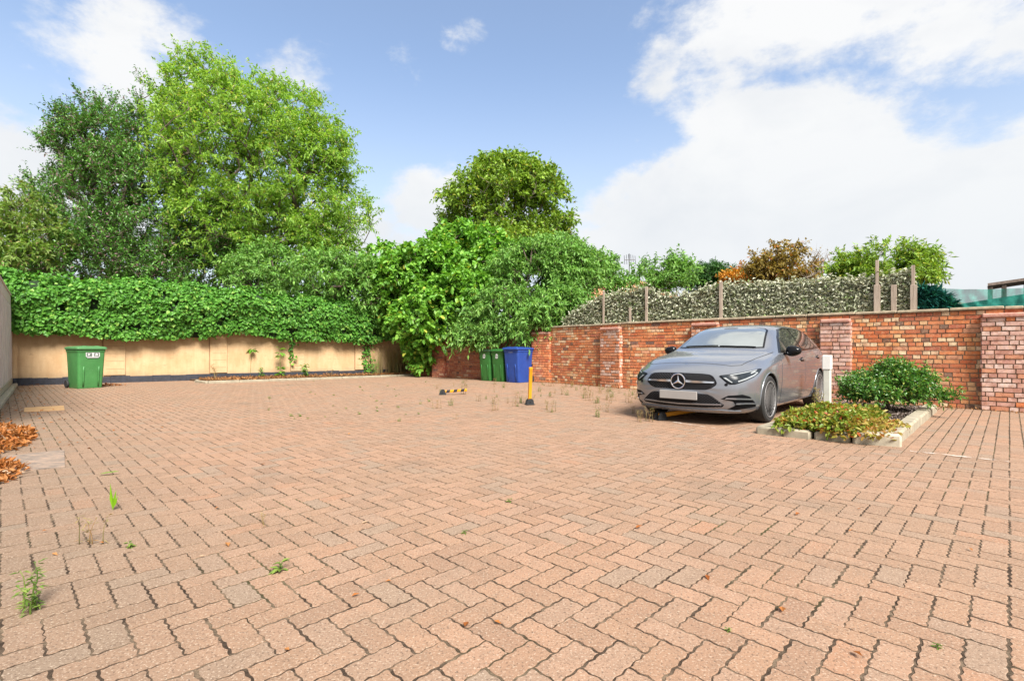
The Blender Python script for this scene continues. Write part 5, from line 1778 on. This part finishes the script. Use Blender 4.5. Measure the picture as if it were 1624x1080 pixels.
FR = dict(front=(Vector((0, 1, 0)), Vector((0, 0, 1)), Vector((1, 0, 0))),
          side=(Vector((1, 0, 0)), Vector((0, 0, 1)), Vector((0, -1, 0))),
          diag=(Vector((.7071, .7071, 0)), Vector((0, 0, 1)), Vector((.7071, -.7071, 0))),
          top=(Vector((1, 0, 0)), Vector((0, 1, 0)), Vector((0, 0, -1))),
          screen=(Vector((0, 1, 0)), Vector((.866, 0, .5)), Vector((.5, 0, -.866))),
          rear=(Vector((0, 1, 0)), Vector((0, 0, 1)), Vector((-1, 0, 0))),
          rdiag=(Vector((-.7071, .7071, 0)), Vector((0, 0, 1)), Vector((-.7071, -.7071, 0))))
SO = Vector((1.2, 0, 1.015))


def chaikin(p, it):
    for _ in range(it):
        q = []
        for i in range(len(p)):
            a, c_ = p[i], p[(i + 1) % len(p)]
            q += [(a[0] * .75 + c_[0] * .25, a[1] * .75 + c_[1] * .25), (a[0] * .25 + c_[0] * .75, a[1] * .25 + c_[1] * .75)]
        p = q
    return p


def patch(name, poly, frame, off, mat, parent, mirror=False, sm=0, cell=.05, thick=.012, label=None, org=None):
    r1, u1, d1 = FR[frame]
    org = org or (SO if frame == 'screen' else Vector((4.42, 0, 0)) if frame == 'rdiag' else Vector((2.2, 0, 0)) if frame in ('rear', 'rdiag') else Vector((0, 0, 0)))
    poly = chaikin(poly, sm) if sm else poly
    bm = bmesh.new()
    bm.faces.new([bm.verts.new((p[0], p[1], 0)) for p in poly])
    xs_ = [p[0] for p in poly]; ys_ = [p[1] for p in poly]
    for ax, lo, hi in ((0, min(xs_), max(xs_)), (1, min(ys_), max(ys_))):
        k = math.floor(lo / cell) + 1
        while k * cell < hi - 1e-4:
            co = [0, 0, 0]; no = [0, 0, 0]; co[ax] = k * cell + 1.3e-5; no[ax] = 1
            bmesh.ops.bisect_plane(bm, geom=bm.verts[:] + bm.edges[:] + bm.faces[:], plane_co=co, plane_no=no, dist=1e-5)
            k += 1
    nrm = {}
    for v in bm.verts:
        o_ = org + r1 * v.co.x + u1 * v.co.y
        h, n_, _, _ = bvh.ray_cast(o_ - d1 * 3, d1)
        if h is None: h, n_, _, _ = bvh.find_nearest(o_ + d1 * -.9)
        if n_.dot(d1) > 0: n_ = -n_
        v.co = h + n_ * off; nrm[v] = n_.copy()
    bd = [e for e in bm.edges if len(e.link_faces) == 1]
    ext = bmesh.ops.extrude_edge_only(bm, edges=bd)
    nv = [g for g in ext['geom'] if isinstance(g, bmesh.types.BMVert)]
    for v in nv:
        best = min((w for w in nrm), key=lambda w: (w.co - v.co).length_squared)
        v.co = v.co - nrm[best] * thick
    bmesh.ops.recalc_face_normals(bm, faces=bm.faces)
    f0 = max(bm.faces, key=lambda f: f.calc_area())
    if f0.normal.dot(d1) > 0: bmesh.ops.reverse_faces(bm, faces=bm.faces[:])
    for e in bm.edges:
        if len(e.link_faces) == 2 and e.calc_face_angle(0) > R(40): e.smooth = False
    res = []
    for s in ((1, -1) if mirror else (1,)):
        me = bpy.data.meshes.new(name)
        if s == -1:
            for v in bm.verts: v.co.y = -v.co.y
            bmesh.ops.reverse_faces(bm, faces=bm.faces[:])
        bm.to_mesh(me)
        par_ = parent[0 if s == 1 else 1] if isinstance(parent, (list, tuple)) else parent
        o_ = link_mesh(name, me, mat, par_, True)
        if label: o_['label'] = label
        res.append(o_)
    bm.free()
    return res


def strip(line, w):
    l = [Vector((p[0], p[1])) for p in line]; a = []; c_ = []
    for i, p in enumerate(l):
        d = (l[min(i + 1, len(l) - 1)] - l[max(i - 1, 0)]).normalized(); n_ = Vector((-d.y, d.x)) * w / 2
        a.append(tuple(p + n_)); c_.append(tuple(p - n_))
    return a + c_[::-1]


# doors
fd = [(1.44, .235), (1.40, .42), (1.40, .70), (1.46, .915), (2.63, .962), (2.65, .235)]
rd = [(2.66, .235), (2.64, .962), (3.30, .985), (3.72, 1.0), (3.66, .84), (3.46, .72), (3.27, .55), (3.19, .40), (3.15, .235)]
def grow_poly(p, g):
    c_ = Vector((sum(a for a, _ in p) / len(p), sum(b_ for _, b_ in p) / len(p)))
    return [(a + math.copysign(g, a - c_.x), b_ + math.copysign(g, b_ - c_.y)) for a, b_ in p]
patch('door_gap', grow_poly(fd, .006), 'side', .0010, M['arch'], body, True)
patch('door_gap', grow_poly(rd, .006), 'side', .0012, M['arch'], body, True)
fdo = patch('door', fd, 'side', .0035, M['paint'], car, True)
rdo = patch('door', rd, 'side', .0035, M['paint'], car, True)
patch('handle_recess', [(2.38, .815), (2.58, .822), (2.58, .885), (2.38, .878)], 'side', .0045, M['satin_black'], fdo, True, 1)
patch('handle_recess', [(3.38, .845), (3.57, .852), (3.57, .912), (3.38, .905)], 'side', .0045, M['satin_black'], rdo, True, 1)
patch('handle', [(2.36, .835), (2.62, .845), (2.62, .872), (2.36, .862)], 'side', .03, M['paint'], fdo, True, 1, thick=.014)
patch('handle', [(3.36, .865), (3.61, .875), (3.61, .902), (3.36, .892)], 'side', .03, M['paint'], rdo, True, 1, thick=.014)
patch('side_skirt', [(1.28, .185), (3.22, .185), (3.22, .225), (1.28, .228)], 'side', .016, M['paint'], car, True, thick=.03)
# glasshouse
dlo = [(1.50, .955), (1.56, .995), (1.86, 1.20), (2.12, 1.325), (2.45, 1.362), (2.95, 1.366), (3.35, 1.345), (3.70, 1.275), (3.97, 1.10), (3.93, 1.04), (3.3, 1.005), (2.2, .968)]
patch('window_trim', dlo, 'side', .002, M['gloss_black'], car, True, cell=.04)
patch('side_window', [(1.66, .995), (1.90, 1.185), (2.14, 1.302), (2.44, 1.340), (2.60, 1.340), (2.62, 1.01), (2.2, .992)], 'side', .0045, M['side_glass'], car, True, cell=.04)
patch('side_window', [(2.69, 1.013), (2.67, 1.34), (2.95, 1.345), (3.33, 1.324), (3.52, 1.29), (3.58, 1.05)], 'side', .0045, M['side_glass'], car, True, cell=.04)
patch('side_window', [(3.62, 1.055), (3.56, 1.275), (3.69, 1.248), (3.92, 1.09), (3.89, 1.058)], 'side', .0045, M['side_glass'], car, True, cell=.04)
sc_ = [(0, .035), (.28, .045), (.52, .085), (.655, .16), (.60, .46), (.545, .77), (.50, .825), (.26, .842), (0, .846)]
full = sc_ + [(-a, b_) for a, b_ in sc_[-2:0:-1]]
inner_ = [(a * .955, .42 + (b_ - .42) * .93) for a, b_ in full]
wsf = patch('windscreen_surround', full, 'screen', .0025, M['gloss_black'], car, cell=.05)
patch('windscreen', inner_, 'screen', .005, M['screen_glass'], car, cell=.05)
patch('wiper', strip([(-.02, .085), (.25, .092), (.52, .135)], .014), 'screen', .016, M['satin_black'], car, cell=.05, thick=.008)
patch('wiper', strip([(-.55, .125), (-.3, .082), (-.05, .072)], .014), 'screen', .016, M['satin_black'], car, cell=.05, thick=.008)
patch('sensor_cover', [(-.12, .70), (.12, .70), (.10, .79), (-.10, .79)], 'screen', .0065, M['side_glass'], wsf[0], sm=2)
# bonnet joints
hb = [(.30, -.56), (.27, -.35), (.255, 0), (.27, .35), (.30, .56)]
patch('bonnet_gap', strip(hb, .009), 'top', .0015, M['arch'], body, cell=.04, thick=.004)
patch('bonnet_gap', strip([(.30, .56), (.40, .665), (.62, .715), (.92, .742), (1.20, .762), (1.38, .775)], .008), 'top', .0015, M['arch'], body, True, cell=.04, thick=.004)
patch('bonnet_badge', [(.20, -.035), (.20, .035), (.225, .035), (.225, -.035)], 'top', .004, M['chrome'], body, sm=1)
# grille
gp_ = [(0, .688), (.30, .684), (.40, .674), (.445, .652), (.482, .60), (.495, .570), (.485, .540), (.43, .498), (.36, .474), (0, .466)]
gfull = gp_ + [(-a, b_) for a, b_ in gp_[-2:0:-1]]
gr = patch('grille', gfull, 'front', .003, M['gloss_black'], car, cell=.05)[0]
patch('grille_mesh', [(a * .965, .577 + (b_ - .577) * .90) for a, b_ in gfull], 'front', .006, M['grille'], gr, cell=.05)
patch('chrome_bar', [(.10, .566), (.455, .562), (.468, .572), (.455, .586), (.10, .594)], 'front', .02, M['chrome'], gr, True, cell=.05)
xb = bvh.ray_cast(Vector((-3, 0, .578)), Vector((1, 0, 0)))[0].x
T = Matrix.Translation((xb - .012, 0, .578)) @ Matrix.Rotation(R(-90), 4, 'Y')
b = MB(); b.lathe([(0, 0), (.092, 0), (.092, .012), (0, .012)], 40, 0, T)
eb = b.build('emblem', M['alloy_dark'], car, autosmooth=40)
b = MB(); b.lathe([(.098 + .009 * math.cos(a), .014 + .009 * math.sin(a)) for a in np.linspace(0, 2 * PI, 9)[:-1]], 48, 0, T, True)
for k in range(3):
    a = R(120 * k); st = T @ Matrix.Rotation(a, 4, 'Z')
    tipv, l_, r_1, cen = (.095, 0, .016), (.008, .0165, .014), (.008, -.0165, .014), (0, 0, .026)
    b.add([tipv, l_, cen, r_1, (.0, 0, .010)], [(0, 1, 2), (0, 2, 3), (0, 4, 1), (0, 3, 4), (1, 4, 2), (2, 4, 3)], 0, st)
b.build('star', M['chrome'], eb, autosmooth=25)
# lower intakes
li = [(0, .425), (.38, .420), (.44, .395), (.575, .285), (.55, .258), (.30, .238), (0, .234)]
lf = li + [(-a, b_) for a, b_ in li[-2:0:-1]]
lo_ = patch('lower_intake', lf, 'front', .003, M['grille'], car, cell=.05)[0]
patch('intake_blade', [(-.54, .284), (0, .268), (.54, .284), (.55, .300), (0, .286), (-.55, .300)], 'front', .014, M['paint'], lo_, cell=.05)
for yy in (-.22, 0, .22):
    patch('intake_bar', [(yy - .006, .238), (yy + .006, .238), (yy + .006, .272), (yy - .006, .272)], 'front', .007, M['satin_black'], lo_)
patch('splitter', [(-.72, .19), (-.45, .183), (0, .178), (.45, .183), (.72, .19), (.72, .210), (.55, .222), (0, .214), (-.55, .222), (-.72, .210)], 'front', .016, M['paint'], car, cell=.05, thick=.03)
si = patch('side_intake', [(.40, .365), (.48, .412), (.66, .425), (.78, .395), (.89, .30), (.90, .258), (.58, .222), (.49, .236), (.58, .285), (.54, .335)], 'diag', .003, M['satin_black'], car, True, cell=.04)
patch('intake_fin', [(.44, .366), (.64, .362), (.84, .350), (.84, .366), (.64, .380), (.46, .384)], 'diag', .018, M['paint'], si, True, cell=.04)
patch('intake_fin', [(.57, .300), (.72, .300), (.89, .292), (.89, .308), (.72, .317), (.58, .316)], 'diag', .018, M['paint'], si, True, cell=.04)
# headlights
hl = [(.39, .655), (.41, .668), (.60, .694), (.80, .722), (.99, .750), (1.04, .748), (1.03, .735), (.97, .690), (.86, .642), (.70, .594), (.56, .555), (.50, .552), (.47, .565)]
hlo = patch('headlight', hl, 'diag', .004, M['gloss_black'], car, True, cell=.04)
patch('lens', [(a * .0 + .72 + (a - .72) * .93, .655 + (b_ - .655) * .86) for a, b_ in hl], 'diag', .008, M['lamp_glass'], hlo, True, 1, cell=.04)
patch('light_strip', [(.435, .635), (.462, .64), (.535, .578), (.52, .576)], 'diag', .011, M['lamp_light'], hlo, True, cell=.04)
patch('light_strip', strip([(.60, .592), (.72, .622), (.86, .662), (.94, .700), (.90, .712), (.82, .690)], .016), 'diag', .011, M['lamp_light'], hlo, True, cell=.04)
patch('upper_light_bar', strip([(.52, .668), (.72, .697), (.94, .732)], .008), 'diag', .011, M['lamp_light'], hlo, True, cell=.04)
# number plate, left blank
b = MB(); b.box((xb - .028, 0, .392), (.018, .53, .112), .004); b.build('number_plate', M['plate'], car)
# parking sensors
for yy in (.60,):
    patch('sensor', [(yy + .02 * math.cos(a), .55 + .02 * math.sin(a)) for a in np.linspace(0, 2 * PI, 9)[:-1]], 'front', .003, M['satin_black'], car, True)
# arch lips
for (wx_, wz_) in WHEELS:
    for s in (1, -1):
        pts = []
        for a in np.linspace(R(-14), R(194), 40):
            x_, z_ = wx_ + .356 * math.cos(a), wz_ + .008 + .356 * math.sin(a)
            h = bvh.ray_cast(Vector((x_, 3 * s, z_)), Vector((0, -s, 0)))[0]
            if h is not None: pts.append(h + Vector((0, -s * .003, 0)))
        b = MB(); b.tube(pts, .011, 6); b.build('arch_lip', M['paint'], body, True)


def make_wheel(wx_, s):
    w = bpy.data.objects.new('wheel', None); COL.objects.link(w); w.parent = car
    T = Matrix.Translation((wx_, s * .775, .325)) @ Matrix.Rotation(R(-90 * s), 4, 'X')
    b = MB(); b.lathe([(.245, -.105), (.295, -.113), (.318, -.098), (.325, -.06), (.325, .06), (.318, .095), (.298, .112), (.252, .110), (.243, .095)], 56, 0, T)
    b.build('tyre', M['tyre'], w, autosmooth=35)
    b = MB(); b.lathe([(.243, .100), (.250, .108), (.247, .113), (.238, .112), (.233, .104), (.236, .09)], 56, 0, T)
    b.build('rim_lip', M['alloy_cut'], w, True)
    b = MB(); b.lathe([(.237, .10), (.225, .02), (.22, -.10)], 48, 0, T); b.lathe([(0, -.03), (.21, -.03), (.21, -.035), (0, -.035)], 32, 0, T)
    b.build('rim', M['alloy_dark'], w, True)
    sp_ = MB(); ct = MB()
    for k in range(10):
        for d in (-1, 1):
            a = R(36 * k); m2 = T @ Matrix.Rotation(a, 4, 'Z')
            y0, y1 = d * .010, d * .026
            w0, w1 = .0085, .0095
            sp_.loft([[Vector((.045, y0 - w0, .030)), Vector((.045, y0 + w0, .030)), Vector((.045, y0 + w0, .082)), Vector((.045, y0 - w0, .082))],
                      [Vector((.15, (y0 + y1) / 2 - w0, .040)), Vector((.15, (y0 + y1) / 2 + w0, .040)), Vector((.15, (y0 + y1) / 2 + w0, .092)), Vector((.15, (y0 + y1) / 2 - w0, .092))],
                      [Vector((.236, y1 - w1, .06)), Vector((.236, y1 + w1, .06)), Vector((.236, y1 + w1, .106)), Vector((.236, y1 - w1, .106))]], 0, m2)
            ct.loft([[Vector((.05, y0 + d * .002 - .005, .0825)), Vector((.05, y0 + d * .002 + .005, .0825)), Vector((.05, y0 + d * .002 + .005, .0845)), Vector((.05, y0 + d * .002 - .005, .0845))],
                     [Vector((.15, (y0 + y1) / 2 - .0042, .0925)), Vector((.15, (y0 + y1) / 2 + .0042, .0925)), Vector((.15, (y0 + y1) / 2 + .0042, .0945)), Vector((.15, (y0 + y1) / 2 - .0042, .0945))],
                     [Vector((.234, y1 - .005, .1065)), Vector((.234, y1 + .005, .1065)), Vector((.234, y1 + .005, .1085)), Vector((.234, y1 - .005, .1085))]], 0, m2)
    so = sp_.build('spokes', M['alloy_dark'], w)
    ct.build('spoke_faces', M['alloy_cut'], w)
    b = MB(); b.lathe([(.062, .03), (.062, .078), (.052, .088), (.036, .088), (.034, .094), (0, .096)], 24, 0, T); b.build('hub_cap', M['alloy_dark'], w, autosmooth=35)
    b = MB(); b.lathe([(0, .0), (.155, .0), (.155, .012), (0, .012)], 32, 0, T); b.build('brake_disc', M['brake'], w)
    return w


for (wx_, _) in WHEELS:
    for s in (1, -1): make_wheel(wx_, s)

# door mirrors
for s in (1, -1):
    bm = bmesh.new()
    bmesh.ops.create_uvsphere(bm, u_segments=24, v_segments=16, radius=1)
    for v in bm.verts:
        x_, y_, z_ = v.co
        px_ = math.copysign(abs(x_) ** .8, x_); zz_ = math.copysign(abs(z_) ** .8, z_)
        v.co = Vector((1.70 + (px_ * .085 if x_ < 0 else px_ * .045), s * (0.965 + y_ * .105), .985 + zz_ * .078 * (1 - .25 * y_) ))
    me = bpy.data.meshes.new('door_mirror'); bm.to_mesh(me); bm.free()
    mo = link_mesh('door_mirror', me, M['gloss_black'], car, True)
    b = MB(); b.loft([[Vector((1.64, s * .84, .935)), Vector((1.76, s * .84, .945)), Vector((1.76, s * .84, .965)), Vector((1.64, s * .84, .955))],
                      [Vector((1.67, s * .93, .93)), Vector((1.73, s * .93, .93)), Vector((1.73, s * .93, .95)), Vector((1.67, s * .93, .95))]]); b.build('mirror_arm', M['satin_black'], mo, True)
# tail, out of sight of the photograph
patch('tail_light', [(.42, .86), (.75, .84), (.98, .80), (.98, .90), (.75, .93), (.42, .93)], 'rdiag', .004, M['tail_red'], car, True)
patch('rear_window', [(-.50, 1.10), (.50, 1.10), (.42, 1.29), (-.42, 1.29)], 'rear', .004, M['side_glass'], car, sm=1)
bm0.free()
